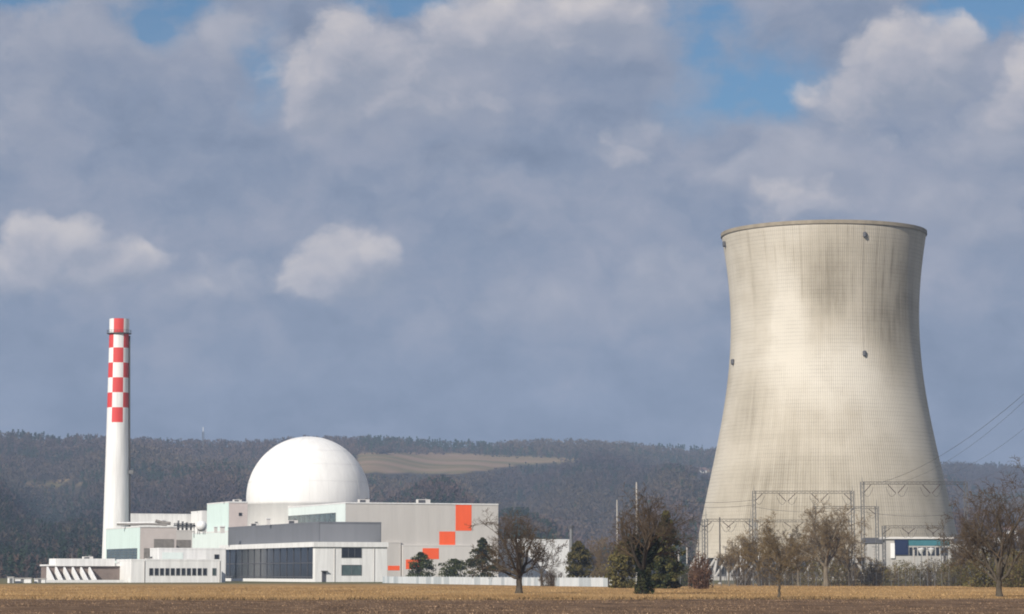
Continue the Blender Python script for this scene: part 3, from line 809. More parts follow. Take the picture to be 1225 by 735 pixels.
# low sheds at the far left edge
for px0, px1, py, d, lab in ((9, 16, 690, 760, 'small white hut at the far left field edge'), (18, 37, 691.5, 765, 'low white container near the far left field edge'), (41, 54, 692, 770, 'white utility box just left of the finned wing')):
    p = P(px0, 690, d); w = xat(px1, d) - xat(px0, d); hh = zat(px0, py, d) + .32
    s_ = thing('shed', lab, 'shed', (p.x, p.y, -.32), R(6))
    MB().box((0, 0, -.2), (w, 3, hh - .25)).build('wall', M['white'], s_)
    MB().box((-.15, -.2, hh - .247), (w + .15, 3.2, hh)).build('roof', M['concrete'], s_)
    MB().box((w * .35, -.05, 0), (w * .35 + .9, -.003, hh * .75)).build('door', M['steel'], s_)

# ------------------------------------------------------------------ white fence and wire fence
def run(p0, p1, step):
    n = max(1, round((p1 - p0).length / step)); return [(p0 + (p1 - p0) * (i / n)) for i in range(n + 1)]
q0, q1 = P(458, 690, 760), P(732, 690, 532)
q0.z = q1.z = 0
fn = thing('panel_fence', 'long white panelled fence in front of the evergreens', 'fence', (q0.x, q0.y, 0))
dv = (q1 - q0); ln = dv.length; dv.normalize(); nv = Vector((-dv.y, dv.x, 0))
pn = run(q0, q1, 3.1)
for i in range(len(pn) - 1):
    a, b = pn[i] - q0, pn[i + 1] - q0
    z0 = min(gz(pn[i].x, pn[i].y), gz(pn[i + 1].x, pn[i + 1].y)) - .1
    rs = random.Random(i)
    mb = MB(); a2, b2 = a + dv * .16, b - dv * .16
    vs = []
    for z in (z0 + .12, z0 + 1.98):
        for p, o in ((a2, -1), (b2, -1), (b2, 1), (a2, 1)): vs.append((p.x + nv.x * .05 * o, p.y + nv.y * .05 * o, z))
    mb.add(vs, [(0,3,2,1),(4,5,6,7),(0,1,5,4),(1,2,6,5),(2,3,7,6),(3,0,4,7)])
    mb.build('panel', M['fence'] if rs.random() < .62 else M['fence_grey'], fn)
    pm = MB().tube([(a.x, a.y, z0), (a.x, a.y, z0 + 2.28)], .065, 6); pm.build('post', M['fence_grey'], fn)
# dark marker post at the fence's right end
p = P(728, 700, 512)
tag(MB().tube([(p.x, p.y, gz(p.x, p.y) - .1), (p.x, p.y, gz(p.x, p.y) + 1.75), (p.x, p.y, gz(p.x, p.y) + 1.9)], [.16, .16, .08], 8).build('marker_post', M['post_wood']), 'dark wooden post at the right end of the white fence', 'post')
w0, w1 = P(733, 690, 532), P(1290, 690, 610); w0.z = w1.z = 0
wf = thing('wire_fence', 'tall grey wire fence in front of the switchyard', 'fence', (w0.x, w0.y, 0))
pn = run(w0, w1, 2.2)
for p in pn:
    z = gz(p.x, p.y); q = p - w0
    MB().tube([(q.x, q.y, z - .1), (q.x, q.y, z + 2.9), (q.x + .1, q.y - .35, z + 3.3)], .07, 5).build('post', M['steel'], wf)
wm = MB()
for hh in np.arange(.3, 3.0, .3): wm.tube([(p.x - w0.x, p.y - w0.y, gz(p.x, p.y) + hh) for p in pn], .016, 3)
d_ = (w1 - w0).normalized()
for i in range(int((w1 - w0).length / .45)):
    q = d_ * (i * .45); z = gz(w0.x + q.x, w0.y + q.y)
    wm.tube([(q.x, q.y, z), (q.x, q.y, z + 2.9)], .014, 3, cap=False)
wm.build('wire', M['steel'], wf)

# ------------------------------------------------------------------ switchyard
def lattice(mb, a, b, w, n, r_=.075, r2=.045, nrm=None):
    """square lattice column or truss between a and b"""
    a, b = Vector(a), Vector(b); d = (b - a).normalized()
    up = Vector((0, 0, 1)) if abs(d.z) < .9 else Vector((1, 0, 0))
    s = d.cross(up).normalized() * w / 2; t = d.cross(s).normalized() * w / 2
    cs = [s + t, s - t, -s - t, -s + t]
    for c in cs: mb.tube([a + c, b + c], r_, 4)
    for i in range(n):
        f0, f1 = i / n, (i + 1) / n
        for k in range(4):
            c0, c1 = cs[k], cs[(k + 1) % 4]
            if i % 2: c0, c1 = c1, c0
            mb.tube([a + (b - a) * f0 + c0, a + (b - a) * f1 + c1], r2, 3, cap=False)
def gantry(label, pa, pb, top, d, nins, hang=2.6, sag=True, db=None, mtl='steel_dark', w=.8, spike=0):
    db = db or d
    A_, B_ = P(pa, 690, d), P(pb, 690, db); zt_ = zat(pa, top, d)
    t = thing('switchyard_gantry', label, 'gantry', (A_.x, A_.y, -.32), 0, 'gantries of the switchyard')
    rel = Vector((B_.x - A_.x, B_.y - A_.y, 0)); zt_ += .32
    for q in (Vector((0, 0, 0)), rel):
        m_ = MB(); lattice(m_, q, q + Vector((0, 0, zt_)), w, int(zt_ / 1.1)); m_.build('post', M['steel'], t)
        if spike: MB().tube([q + Vector((0, 0, zt_)), q + Vector((0, 0, zt_ + spike))], [.08, .03], 5).build('spike', M['steel'], t)
    m_ = MB(); lattice(m_, Vector((0, 0, zt_ - .35)), rel + Vector((0, 0, zt_ - .35)), w * .8, int(rel.length / 1.1), .05, .03); m_.build('beam', M[mtl], t)
    for i in range(nins):
        f = (i + .5) / nins; q = rel * f + Vector((0, 0, zt_ - .8))
        m_ = MB(); pts, rd = [], []
        dirv = rel.normalized() * 2.0 * (1 if i % 2 else -1)
        for k in range(13):
            pts.append(q + dirv * (k / 12) - Vector((0, 0, hang * k / 12))); rd.append(.14 if k % 2 else .075)
        m_.tube(pts, rd, 6); m_.build('insulator', M['insul'], t)
        e = q + dirv - Vector((0, 0, hang))
        m_ = MB(); e2 = q - dirv * .3 - Vector((0, 0, hang * .3)); m_.tube([e + (e2 - e) * s - Vector((0, 0, 1.6 * math.sin(s * math.pi))) for s in np.linspace(0, 1, 9)], .045, 4); m_.build('jumper', M['steel_dark'], t)
    return t
gantry('tallest lattice gantry in front of the cooling tower right half', 1033, 1157, 576.5, 690, 6, 2.2, spike=1.2)
gantry('middle lattice gantry across the cooling tower left half', 903, 1021, 587.5, 720, 6, 2.0, spike=1.5)
gantry('low gantry at the cooling tower left edge', 845, 899, 621, 700, 4, 1.6, spike=3)
gantry('low gantry beneath the tallest gantry, by the teal roof', 1058, 1132, 629, 740, 5, 1.5)
gantry('faint low gantry between the old ivy tree and the cooling tower', 787, 842, 622, 760, 4, 1.4)
gantry('low gantry behind the slim forked tree', 905, 1018, 622, 790, 5, 1.4)
gantry('dark portal between the tall evergreen and the russet shrub', 806, 834, 640, 640, 2, 1.4, spike=1.5)
gantry('second tier portal behind the pale-branched tree, right half', 975, 1050, 606, 760, 4, 1.6, spike=2)
gantry('low portal at the right foot of the tower behind the brown bush', 1128, 1182, 640, 800, 3, 1.4)
gantry('far portal left of the low gantry at the tower edge', 752, 800, 636, 820, 3, 1.4, spike=2)
def wire(a, b, sag, r_, label, n=24):
    pts = [a + (b - a) * s - Vector((0, 0, sag * 4 * s * (1 - s))) for s in np.linspace(0, 1, n)]
    return tag(MB().tube(pts, r_, 4).build('power_line', M['steel_dark']), label, 'power line', 'power lines of the switchyard')
wire(P(1055, 577, 690), P(1262, 438, 470), 3, .04, 'thickest overhead line rising to the upper right corner of the yard')
wire(P(1078, 577, 690), P(1262, 444, 470), 3, .03, 'overhead line running just under the thickest one')
wire(P(1100, 577, 690), P(1265, 478, 480), 3, .026, 'faint lower overhead line right of the cooling tower')
wire(P(1140, 577, 690), P(1268, 510, 500), 3, .022, 'lowest faint overhead line above the right-hand tree')
wire(P(768, 594, 700), P(905, 598, 725), 1.2, .045, 'upper level line from the tall mast to the middle gantry')
wire(P(768, 599, 700), P(905, 604, 725), 1.2, .045, 'second level line below the tall mast top')
wire(P(740, 612, 710), P(846, 616, 705), 1.5, .045, 'slack line left of the low gantry, above the evergreen')
wire(P(662, 618, 760), P(740, 606, 710), 2.0, .04, 'slack line between thick pole and shorter mast')
wire(P(899, 606, 720), P(1034, 606, 692), 1.5, .045, 'slack line crossing the tower below the middle gantry')
wire(P(1021, 610, 720), P(1160, 612, 690), 1.5, .045, 'slack line crossing the tower below the tallest gantry')
def mast(label, px, top, d, r0, r1, m='steel', cap=False, name='mast'):
    p = P(px, 690, d); z1 = zat(px, top, d) + .32
    t = thing(name, label, 'mast', (p.x, p.y, -.32))
    MB().tube([(0, 0, 0), (0, 0, z1)], [r0, r1], 10).build('pole', M[m], t)
    MB().lathe([(r0 * 2.4, 0), (r0 * 2.4, .35), (r0 * 1.2, .4)], 12, True).build('footing', M['concrete'], t)
    if cap: MB().lathe([(r1 * 1.6, z1 + .003), (r1 * 1.6, z1 + .7), (r1 * .6, z1 + .9)], 10, True).build('cap', M['frame_dark'], t)
    return t
mast('tallest pale mast standing behind the old ivy tree', 762, 577, 700, .30, .22, 'concrete')
mast('shorter pale mast left of the old ivy tree', 738.5, 598, 710, .26, .16, 'concrete')
mast('thick grey pole with a dark cap beside the white warehouse', 683.5, 632, 780, .85, .55, 'steel', True)
mast('short bright white pole left of the slim forked tree', 886.5, 652, 640, .26, .26, 'white')
mast('grey switch post under the low left gantry', 861.5, 619, 690, .22, .16, 'steel_dark')
# bus supports standing in the yard
def support(px, py, d, label):
    p = P(px, 690, d); z1 = zat(px, py, d) + .32
    t = thing('bus_support', label, 'insulator post', (p.x, p.y, -.32), 0, 'insulator posts standing in the switchyard')
    m_ = MB(); lattice(m_, (0, 0, 0), (0, 0, z1 * .55), .5, 4, .05, .03); m_.build('stand', M['steel'], t)
    pts = [(0, 0, z1 * .55 + z1 * .45 * k / 12) for k in range(13)]
    MB().tube(pts, [.22 if k % 2 else .12 for k in range(13)], 8).build('insulator', M['concrete'], t)
    MB().tube([(-.5, 0, z1 + .1), (.5, 0, z1 + .1)], .09, 6).build('clamp', M['steel'], t)
for px, py, d, lab in ((868, 655, 650, 'insulator post just right of the russet shrub'), (876, 650, 660, 'insulator post next to the white pole, on its left'), (893, 654, 655, 'insulator post just right of the white pole'),
                       (945, 640, 700, 'insulator post between the slim forked tree and the pale-branched tree'), (962, 652, 690, 'insulator post left of the pale-branched tree trunk'), (1008, 645, 670, 'insulator post right of the pale-branched tree trunk'), (1024, 652, 660, 'insulator post at the tallest gantry left foot'),
                       (1046, 655, 665, 'insulator post right of the tallest gantry left foot'), (1094, 658, 660, 'insulator post in front of the teal band, left one'), (1110, 658, 660, 'insulator post in front of the teal band, right one'), (1146, 655, 670, 'insulator post left of the tallest gantry right foot'),
                       (812, 660, 640, 'insulator post right of the tall evergreen'), (822, 655, 650, 'insulator post left of the russet shrub')):
    support(px, py, d, lab)

# transformers: tanks with cooling fins
for px, d, lab in ((910, 760, 'grey transformer behind the slim forked tree'), (1040, 770, 'grey transformer behind the tallest gantry left foot')):
    p = P(px, 690, d); t = thing('transformer', lab, 'transformer', (p.x, p.y, -.32), .1)
    MB().box((0, 0, .4), (6, 3.5, 4.4)).build('tank', M['steel'], t)
    f_ = MB()
    for i in range(10): f_.box((.3 + i * .56, -.9, .7), (.5 + i * .56, -.003, 4))
    f_.build('cooling_fins', M['steel_dark'], t)
    MB().tube([(.6, 1.6, 5.6), (5.4, 1.6, 5.6)], .6, 10).build('conservator', M['steel'], t)
    for i in range(3): MB().tube([(1 + i * 2, 2.6, 4.41 + .25 * k) for k in range(11)], [.24 if k % 2 else .13 for k in range(11)], 8).build('bushing', M['insul'], t)
# pump house at the foot of the tower
PH_ = Bld('pump_house', 'low flat building with teal band and navy panel at the cooling tower foot', 1060, 985)
PH_.o.rotation_euler.z = 0
d = 985
wx = lambda px: xat(px, d, 650) - PH_.C.x
zz_ = lambda py: zat(1090, py, d) + .32
MB().box((wx(1060), .0, -.2), (wx(1138), 10, zz_(645))).build('wall', M['concrete'], PH_.o)
MB().box((wx(1056), -.8, zz_(645) + .003), (wx(1141), 10.5, zz_(642.5))).build('roof', M['beige_pale'], PH_.o)
MB().box((wx(1086), -.12, zz_(653)), (wx(1136), -.003, zz_(645.5))).build('teal_band', M['teal'], PH_.o)
MB().box((wx(1070), -.6, zz_(664)), (wx(1086) - .02, -.003, zz_(646))).build('navy_panel', M['navy'], PH_.o)
MB().box((wx(1065), -.7, zz_(668)), (wx(1070) - .02, -.003, zz_(650))).build('white_panel', M['white'], PH_.o)
for i in range(9):
    x = wx(1087) + (wx(1135) - wx(1087)) * (i + .1) / 9; MB().box((x, -.1, zz_(665)), (x + 1.2, -.003, zz_(655))).build('window', M['glass'], PH_.o)
VH = Bld('valve_hall', 'long low building with a dark roof band right behind the pump house', 1036, 1002)
VH.o.rotation_euler.z = 0
wv = lambda px: xat(px, 1002, 650) - VH.C.x
zv = lambda py: zat(1090, py, 1002) + .32
MB().box((wv(1037), 0, -.2), (wv(1184), 8, zv(650))).build('wall', M['concrete'], VH.o)
MB().box((wv(1035), -.5, zv(650) + .003), (wv(1186), 8.5, zv(643.5))).build('roof_band', M['frame_dark'], VH.o)
for px, lab in ((1102, 'white dish lamp left of its twin, before the pump house'), (1114, 'white dish lamp right of its twin, before the pump house')):
    p = P(px, 662, 900); t = thing('yard_lamp', lab, 'lamp', (p.x, p.y, -.32), 0, 'yard lamps by the pump house')
    MB().tube([(0, 0, 0), (0, 0, p.z)], .12, 6).build('pole', M['steel'], t)
    MB().lathe([(.2, p.z), (1.2, p.z + 1.6), (1.3, p.z + 1.9), (.3, p.z + 2.1)], 14, True).build('head', M['white'], t)
# houses of the village at the foot of the hill
def hill_at(px, py):
    for d in np.arange(1600, 5200, 10.0):
        z = float(hill_z(px, d))
        if photo_xy((px - 612.5) / F * d, d, z)[1] <= py: return Vector(((px - 612.5) / F * d, d, z))
def house(label, px, py, w, h, rz, roof='house_roof', group='village houses beyond the plant'):
    p = hill_at(px, py)
    t = thing('house', label, 'house', p, rz, group)
    MB().box((-w / 2, -w * .35, -4), (w / 2, w * .35, h)).build('wall', M['house_wall'], t)
    m_ = MB(); m_.prism([(-w * .42, h - .2), (w * .42, h - .2), (0, h + w * .28)], 'x', -w * .55, w * .55); m_.build('roof', M[roof], t)
    for x in (-.3, 0, .3): MB().box((x * w - .5, -w * .35 - .06, h * .45), (x * w + .5, -w * .35 - .003, h * .75)).build('window', M['glass'], t)
for a in (('white house behind the fence, left of the shorter mast', 704, 663, 13, 6, .3), ('small white house nearest the old ivy tree', 722, 665, 12, 5, -.3), ('white gabled house up by the thick pole', 694, 656, 12, 5, .2),
          ('larger pale house at the foot of the right-hand tree', 1206, 642, 14, 6, -.2), ('pale house just left of its larger neighbour near the frame edge', 1190, 650, 12, 5, .4), ('pale house right of its larger neighbour near the frame edge', 1219, 640, 12, 6, .1),
          ('lone white farmhouse high on the hillside clearing left of the tower', 838, 566, 17, 4, .2), ('lone white house on the hillside left of the chimney', 18, 590, 10, 5, .1),
          ('white barn on the slope, upper right of the smallest white house', 729, 657, 13, 5, .5)):
    house(*a)
# transmitter on the hill
p = P(243, 527, 4100)
t = thing('radio_mast', 'thin radio mast on the wooded skyline left of the dome', 'mast', (p.x, p.y, p.z - 12))
m_ = MB(); lattice(m_, (0, 0, -6), (0, 0, 26), 2.2, 14, .3, .2); m_.build('lattice', M['steel'], t)
MB().tube([(0, 0, 26), (0, 0, 33)], .5, 6).build('antenna', M['white'], t)

# ------------------------------------------------------------------ trees
def tubes_np(segs, n):
    """segs: list of (points, radii) -> one mesh's verts and quads"""
    V, Fc, off = [], [], 0
    cs = [(math.cos(2 * math.pi * k / n), math.sin(2 * math.pi * k / n)) for k in range(n)]
    for pts, rad in segs:
        d = pts[-1] - pts[0]
        up = Vector((0, 0, 1)) if abs(d.z) < .85 * d.length else Vector((1, 0, 0))
        a = d.cross(up).normalized(); b = d.cross(a).normalized()
        for p, r_ in zip(pts, rad):
            for c, s in cs:
                V.append((p.x + (a.x * c + b.x * s) * r_, p.y + (a.y * c + b.y * s) * r_, p.z + (a.z * c + b.z * s) * r_))
        for i in range(len(pts) - 1):
            for k in range(n):
                Fc.append((off + i * n + k, off + i * n + (k + 1) % n, off + (i + 1) * n + (k + 1) % n, off + (i + 1) * n + k))
        off += len(pts) * n
    return np.array(V), np.array(Fc)

def bare_tree(loc, H, spread, tr, fork, seed, nl=6, kids=(5, 5, 5, 4), lean=0, twigr=.018, trunk_m='bark', crown_m='twig', droop=0.0, parent=None, upness=.55, lo=.25):
    r = random.Random(seed)
    limbs, twigs = [], []
    def rv(s): return Vector((r.gauss(0, s), r.gauss(0, s), r.gauss(0, s)))
    def branch(p, d, L, r0, lev):
        ns = 5 if lev < 2 else 3
        pts, rad = [p.copy()], [r0]
        q = p.copy(); dd = d.copy()
        for i in range(ns):
            dd = (dd + rv(.17 if lev < 3 else .22) + Vector((0, 0, (.10 - droop) if lev < 3 else .02))).normalized()
            q = q + dd * (L / ns); pts.append(q.copy()); rad.append(max(twigr * .6, r0 * (1 - .72 * (i + 1) / ns)))
        (limbs if lev <= 1 else twigs).append((pts, rad))
        if lev - 1 >= len(kids): return
        for k in range(kids[lev - 1]):
            f = .22 + .78 * (k + r.random()) / kids[lev - 1]
            i = min(ns - 1, int(f * ns)); w = f * ns - i
            bp = pts[i].lerp(pts[i + 1], min(1, max(0, w))); br = rad[i] * (1 - w) + rad[i + 1] * w
            axis = (pts[i + 1] - pts[i]).normalized()
            side = axis.cross(rv(1)).normalized()
            ang = r.uniform(.5, 1.0)
            nd = (axis * math.cos(ang) + side * math.sin(ang)).normalized()
            branch(bp, nd, L * r.uniform(.42, .66) * (1.1 - .35 * f), max(twigr, br * .62), lev + 1)
    # trunk
    pts, rad = [], []
    for i in range(7):
        f = i / 6
        pts.append(Vector((lean * f * fork + r.gauss(0, .03), r.gauss(0, .03), -.15 + f * (fork + .15)))); rad.append(tr * (1.35 - .42 * min(1, f * 3)) if i < 3 else tr * (.93 - .1 * f))
    limbs.append((pts, rad))
    top = pts[-1]
    for k in range(nl):
        a = 2 * math.pi * (k + r.uniform(-.3, .3)) / nl
        e = r.uniform(lo, 1.0) if k < nl - 1 else 1.35
        d = Vector((math.cos(a) * math.cos(e), math.sin(a) * math.cos(e), math.sin(e) * (upness + .45)))
        d.normalize()
        Lx = spread / max(.15, math.hypot(d.x, d.y)); Lz = (H - fork) / max(.1, d.z)
        L = 1.08 * min(Lx, Lz) * r.uniform(.85, 1.1)
        branch(pts[-1 - (k % 2)], d, L * .8, tr * r.uniform(.42, .6), 1)
    if fork < H * .35 and nl > 3:
        branch(top, Vector((lean * .2, 0, 1)), (H - fork) * .66, tr * .6, 1)
    v, f = tubes_np(limbs, 8); o1 = np_mesh('trunk', v, f, M[trunk_m], None, parent)
    o1.data.polygons.foreach_set('use_smooth', [True] * len(f))
    v, f = tubes_np(twigs, 3); o2 = np_mesh('crown', v, f, M[crown_m], None, parent)
    return o1, o2

def tree_at(label, px, d, top, spread_px, fork_px, tr_px, seed, name='bare_tree', cat='tree', group=None, **kw):
    p = P(px, 700, d); z = gz(p.x, p.y)
    t = thing(name, label, cat, (p.x, p.y, z), 0, group)
    H = zat(px, top, d) - z
    bare_tree(None, H, spread_px / F * d, tr_px / F * d, zat(px, fork_px, d) - z, seed, parent=t, **kw)
    return t
tree_at('round bare walnut tree standing before the white fence', 621, 326, 622, 56, 688, 4.0, 21, nl=9, kids=(5, 5, 5, 3), twigr=.02, lo=.12, trunk_m='bark', crown_m='twig')
t2 = tree_at('old bare tree with thick ivy-clad forked trunk', 770, 313, 586, 54, 684, 5.6, 34, nl=8, kids=(6, 5, 4, 4), twigr=.02, lo=.36, trunk_m='bark_dark', crown_m='twig', upness=.8)
tree_at('large bare tree alone on the grass at the right frame edge', 1195, 280, 566, 52, 695, 4.0, 45, nl=8, kids=(5, 5, 5, 3), twigr=.02, lo=.42, upness=.9, trunk_m='bark', crown_m='twig')
tree_at('slim bare tree with low forked trunk in front of the switchyard', 932, 270, 634, 38, 696, 1.7, 58, nl=7, kids=(5, 5, 5, 4), twigr=.018, lo=.55, upness=1.0, trunk_m='bark', crown_m='twig_pale')
tree_at('pale-branched bare tree behind the slim forked tree', 988, 560, 617, 48, 674, 3.2, 63, nl=9, kids=(6, 5, 5, 4), twigr=.028, lo=.4, upness=.9, trunk_m='bark_pale', crown_m='twig_pale')
BG = 'bare trees in and behind the switchyard'
for i, (px, d, top, sp, fk, tr, lab) in enumerate([
        (872, 600, 648, 16, 684, 1.2, 'small bare tree right of the russet shrub'),
        (908, 570, 622, 26, 680, 1.6, 'bare tree left behind the slim forked tree'),
        (955, 600, 618, 24, 678, 1.6, 'bare tree between the slim forked tree and the pale-branched tree'),
        (1016, 590, 628, 22, 680, 1.5, 'bare tree just right of the pale-branched tree'),
        (1168, 480, 590, 26, 684, 1.8, 'tall bare tree at the tallest gantry right foot'),
        (1222, 470, 578, 30, 684, 2.2, 'bare tree cut by the right frame edge'),
        (890, 640, 625, 22, 684, 1.3, 'bare tree behind the white pole, before the low left gantry'),
        (934, 650, 628, 24, 682, 1.4, 'thin bare tree hidden close behind the slim forked tree, on its right'),
        (972, 660, 612, 26, 680, 1.5, 'bare tree close behind the pale-branched tree, on its left'),
        (1002, 650, 606, 26, 680, 1.5, 'bare tree close behind the pale-branched tree, on its right'),
        (1150, 600, 630, 22, 684, 1.3, 'low bare tree before the right end of the pump house'),
        (648, 580, 640, 26, 684, 1.4, 'young bare tree behind the round walnut tree'),
        (716, 600, 640, 20, 684, 1.3, 'young bare tree left of the old ivy tree')]):
    tree_at(lab, px, d, top + 12, sp, fk, tr, 100 + i, group=BG, nl=7, kids=(5, 5, 4, 3), twigr=.035, lo=.5, upness=1.0, trunk_m='bark' if i % 2 else 'bark_pale', crown_m='twig' if i % 3 else 'twig_pale')

def leaves(n, pos, size, cols, seed, parent, name='crown', m='tint_leaf', up=.3):
    r = np.random.default_rng(seed)
    p = pos(r, n); n = len(p)
    a = r.normal(size=(n, 3)); a /= np.linalg.norm(a, axis=1)[:, None]
    b = np.cross(a, r.normal(size=(n, 3))); b /= np.linalg.norm(b, axis=1)[:, None]
    s = size * (.6 + .8 * r.random((n, 1)))
    v = np.stack([p - a * s, p + b * s * .6, p + a * s, p - b * s * .6], 1).reshape(-1, 3)
    clump = np.sin(p[:, 0] * 1.9 + seed) * np.sin(p[:, 1] * 2.1) * np.sin(p[:, 2] * 1.7 + seed)
    ci = (np.clip(clump * 1.5 + .5 + r.normal(0, .25, n), 0, .999) * len(cols)).astype(int)
    t = np.array(cols)[ci] * (.8 + .4 * r.random((n, 1)))
    return np_mesh(name, v, np.arange(4 * n).reshape(-1, 4), M[m], np.repeat(t, 4, 0), parent)
GREEN = [(.026, .036, .014), (.045, .055, .018), (.075, .08, .026)]
OLIVE = [(.07, .062, .022), (.105, .09, .03), (.14, .115, .04)]
def evergreen(label, px, d, top, hw, seed, cols=GREEN, n=3000, blunt=.25, leaf=.22, name='evergreen_tree', x0=0, base=0.0):
    p = P(px, 700, d); z = gz(p.x, p.y)
    t = thing(name, label, 'tree', (p.x, p.y, z)); H = zat(px, top, d) - z; Rr = hw / F * d
    rr = random.Random(seed)
    MB().tube([(0, 0, -.1), (.05, 0, H * .5), (0, 0, H * .93)], [.22, .14, .03], 8).build('trunk', M['bark_dark'], t)
    # boughs arranged in uneven whorls
    boughs = []
    for k in range(110):
        f = base + (1 - base) * rr.random() ** .9
        a = rr.random() * 6.283
        rad = Rr * min(1, (1 - f) / (1 - blunt) + .06) * rr.uniform(.75, 1.12) * (1 if f > .12 else .75 + 2 * f)
        boughs.append((Vector((0, 0, max(.2, H * f))), Vector((math.cos(a) * rad, math.sin(a) * rad, max(.2, H * f - rad * .12))), rad))
    def pos(r, n):
        k = r.integers(0, len(boughs), n); u = r.random(n) ** .6
        o = np.array([b[0] for b in boughs])[k]; e = np.array([b[1] for b in boughs])[k]; rd = np.array([b[2] for b in boughs])[k]
        q = o + (e - o) * u[:, None] + r.normal(0, 1, (n, 3)) * (.10 * rd * (1.15 - u) + .13)[:, None]
        q[:, 2] = np.clip(q[:, 2], .05, H); return q
    leaves(n, pos, leaf, cols, seed, t)
    return t
evergreen('dark young evergreen in front of the orange squares', 503, 745, 661, 18, 1, n=6500, blunt=.72)
evergreen('tallest dark evergreen of the group before the beige hall', 577, 690, 644, 20, 2, n=9500, blunt=.62, cols=[(.02, .027, .012), (.04, .044, .016), (.07, .066, .024)])
evergreen('low spreading dark evergreen left of the taller evergreen', 543, 715, 669, 18, 3, n=5000, blunt=.85)
evergreen('bushy olive evergreen beside the thick grey pole', 692, 600, 648, 17, 4, n=8000, blunt=.7, cols=[(.04, .04, .014), (.075, .066, .022), (.11, .09, .03)])
evergreen('tall olive-green evergreen just right of the ivy tree', 797, 440, 612, 21, 5, n=11000, blunt=.5, cols=[(.03, .036, .012), (.06, .062, .02), (.10, .09, .028)])
evergreen('yellowish bush at the left foot of the ivy tree', 744, 450, 648, 18, 6, n=4500, blunt=.6, cols=OLIVE, name='evergreen_bush')
evergreen('low green bush between the ivy tree and the evergreen', 785, 440, 660, 16, 7, n=1600, blunt=.7, name='evergreen_bush')

def bush(label, px, d, top, hw, seed, tw='twig', cols=None, n=1400, group='winter bushes along the switchyard fence'):
    p = P(px, 700, d); z = gz(p.x, p.y)
    t = thing('bush', label, 'bush', (p.x, p.y, z), 0, group); H = zat(px, top, d) - z; Rr = hw / F * d
    r = random.Random(seed); segs = []
    for k in range(80):
        a = r.random() * 6.283; s = r.random() ** .5
        e = Vector((math.cos(a) * Rr * s, math.sin(a) * Rr * s, H * math.sqrt(max(.08, 1 - s * s * .85)) * r.uniform(.75, 1.05)))
        o = Vector((e.x * .6, e.y * .6, 0)); m_ = o.lerp(e, .5) + Vector((r.gauss(0, .15), r.gauss(0, .15), .2))
        segs.append(([o, m_, e], [.055, .04, .02]))
        for j in range(9):
            f = r.uniform(.3, .95); q = o.lerp(m_, f * 2) if f < .5 else m_.lerp(e, f * 2 - 1)
            dd = Vector((r.gauss(0, 1), r.gauss(0, 1), r.gauss(.7, .7))).normalized() * r.uniform(.3, .9)
            segs.append(([q, q + dd * .5 + Vector((0, 0, .05)), q + dd], [.025, .02, .012]))
    v, f = tubes_np(segs, 3); np_mesh('stems', v, f, M[tw], None, t)
    if cols:
        def pos(rr, n):
            a = rr.random(n) * 6.283; s = rr.random(n) ** .5
            zt_ = H * np.sqrt(np.clip(1 - s * s * .85, .08, 1)) * (.02 + .98 * rr.random(n))
            q = np.stack([np.cos(a) * Rr * s, np.sin(a) * Rr * s, zt_], 1)
            keep = np.sin(q[:, 0] * 2.3 + seed) * np.sin(q[:, 2] * 2.9) + np.sin(q[:, 1] * 2) > -.5
            return q[keep]
        leaves(n, pos, .16, cols, seed, t, name='foliage')
    return t
RUS = [(.07, .036, .024), (.11, .058, .035), (.14, .08, .045)]
BRN = [(.07, .052, .03), (.11, .085, .045), (.15, .12, .055)]
bush('russet brown shrub left of the insulator posts', 838, 430, 658, 15, 1, 'twig_red', RUS, 1500)
for i, (px, d, top, hw, c, lab) in enumerate([
        (985, 600, 664, 26, OLIVE, 'olive bush at the foot of the pale-branched tree'), (918, 610, 670, 18, None, 'leafless bush behind the slim forked tree'),
        (948, 615, 668, 16, BRN, 'brown bush between the slim forked tree and the pale-branched tree'), (1046, 600, 668, 18, BRN, 'brown bush right of the tallest gantry left foot'),
        (1080, 595, 669, 20, OLIVE, 'olive bush in front of the navy panel'), (1116, 600, 667, 21, BRN, 'brown bush in front of the teal band'),
        (1140, 590, 668, 16, OLIVE, 'olive bush left of the tallest gantry right foot'), (1176, 470, 658, 20, OLIVE, 'tall olive bush left of the big right-hand tree trunk'),
        (1213, 460, 655, 20, OLIVE, 'tall olive bush right of the big right-hand tree trunk'), (890, 620, 672, 15, None, 'leafless bush below the white pole'),
        (1018, 610, 670, 15, None, 'leafless bush left of the tallest gantry left foot'), (660, 575, 678, 14, None, 'leafless bush behind the white fence, right of the walnut tree'),
        (722, 590, 674, 14, BRN, 'brown bush behind the white fence end'), (818, 560, 676, 14, GREEN, 'dark green low bush right of the tall evergreen')]):
    bush(lab, px, d, top, hw * 1.2, 40 + i, 'twig' if i % 2 else 'twig_pale', c, 3600)
# ivy on the old tree
def ivy_pos(r, n):
    f = r.random(n) ** .85; h = f * 7.0; a = r.random(n) * 6.283
    rad = (.84 - .34 * f + .16 * np.sin(h * 2.6 + a * 2) + .14 * np.sin(a * 3 + h)) * (.8 + .35 * r.random(n)) + .35 * np.clip(.8 - h, 0, 1)
    k = h > 3.2
    off = np.where(r.random(n) < .5, -1, 1) * np.clip(h - 3.0, 0, 3) * .42
    return np.stack([np.cos(a) * rad + off * k, np.sin(a) * rad, h], 1)
leaves(4200, ivy_pos, .15, [(.012, .018, .009), (.022, .03, .013), (.04, .042, .018)], 9, t2, name='ivy')

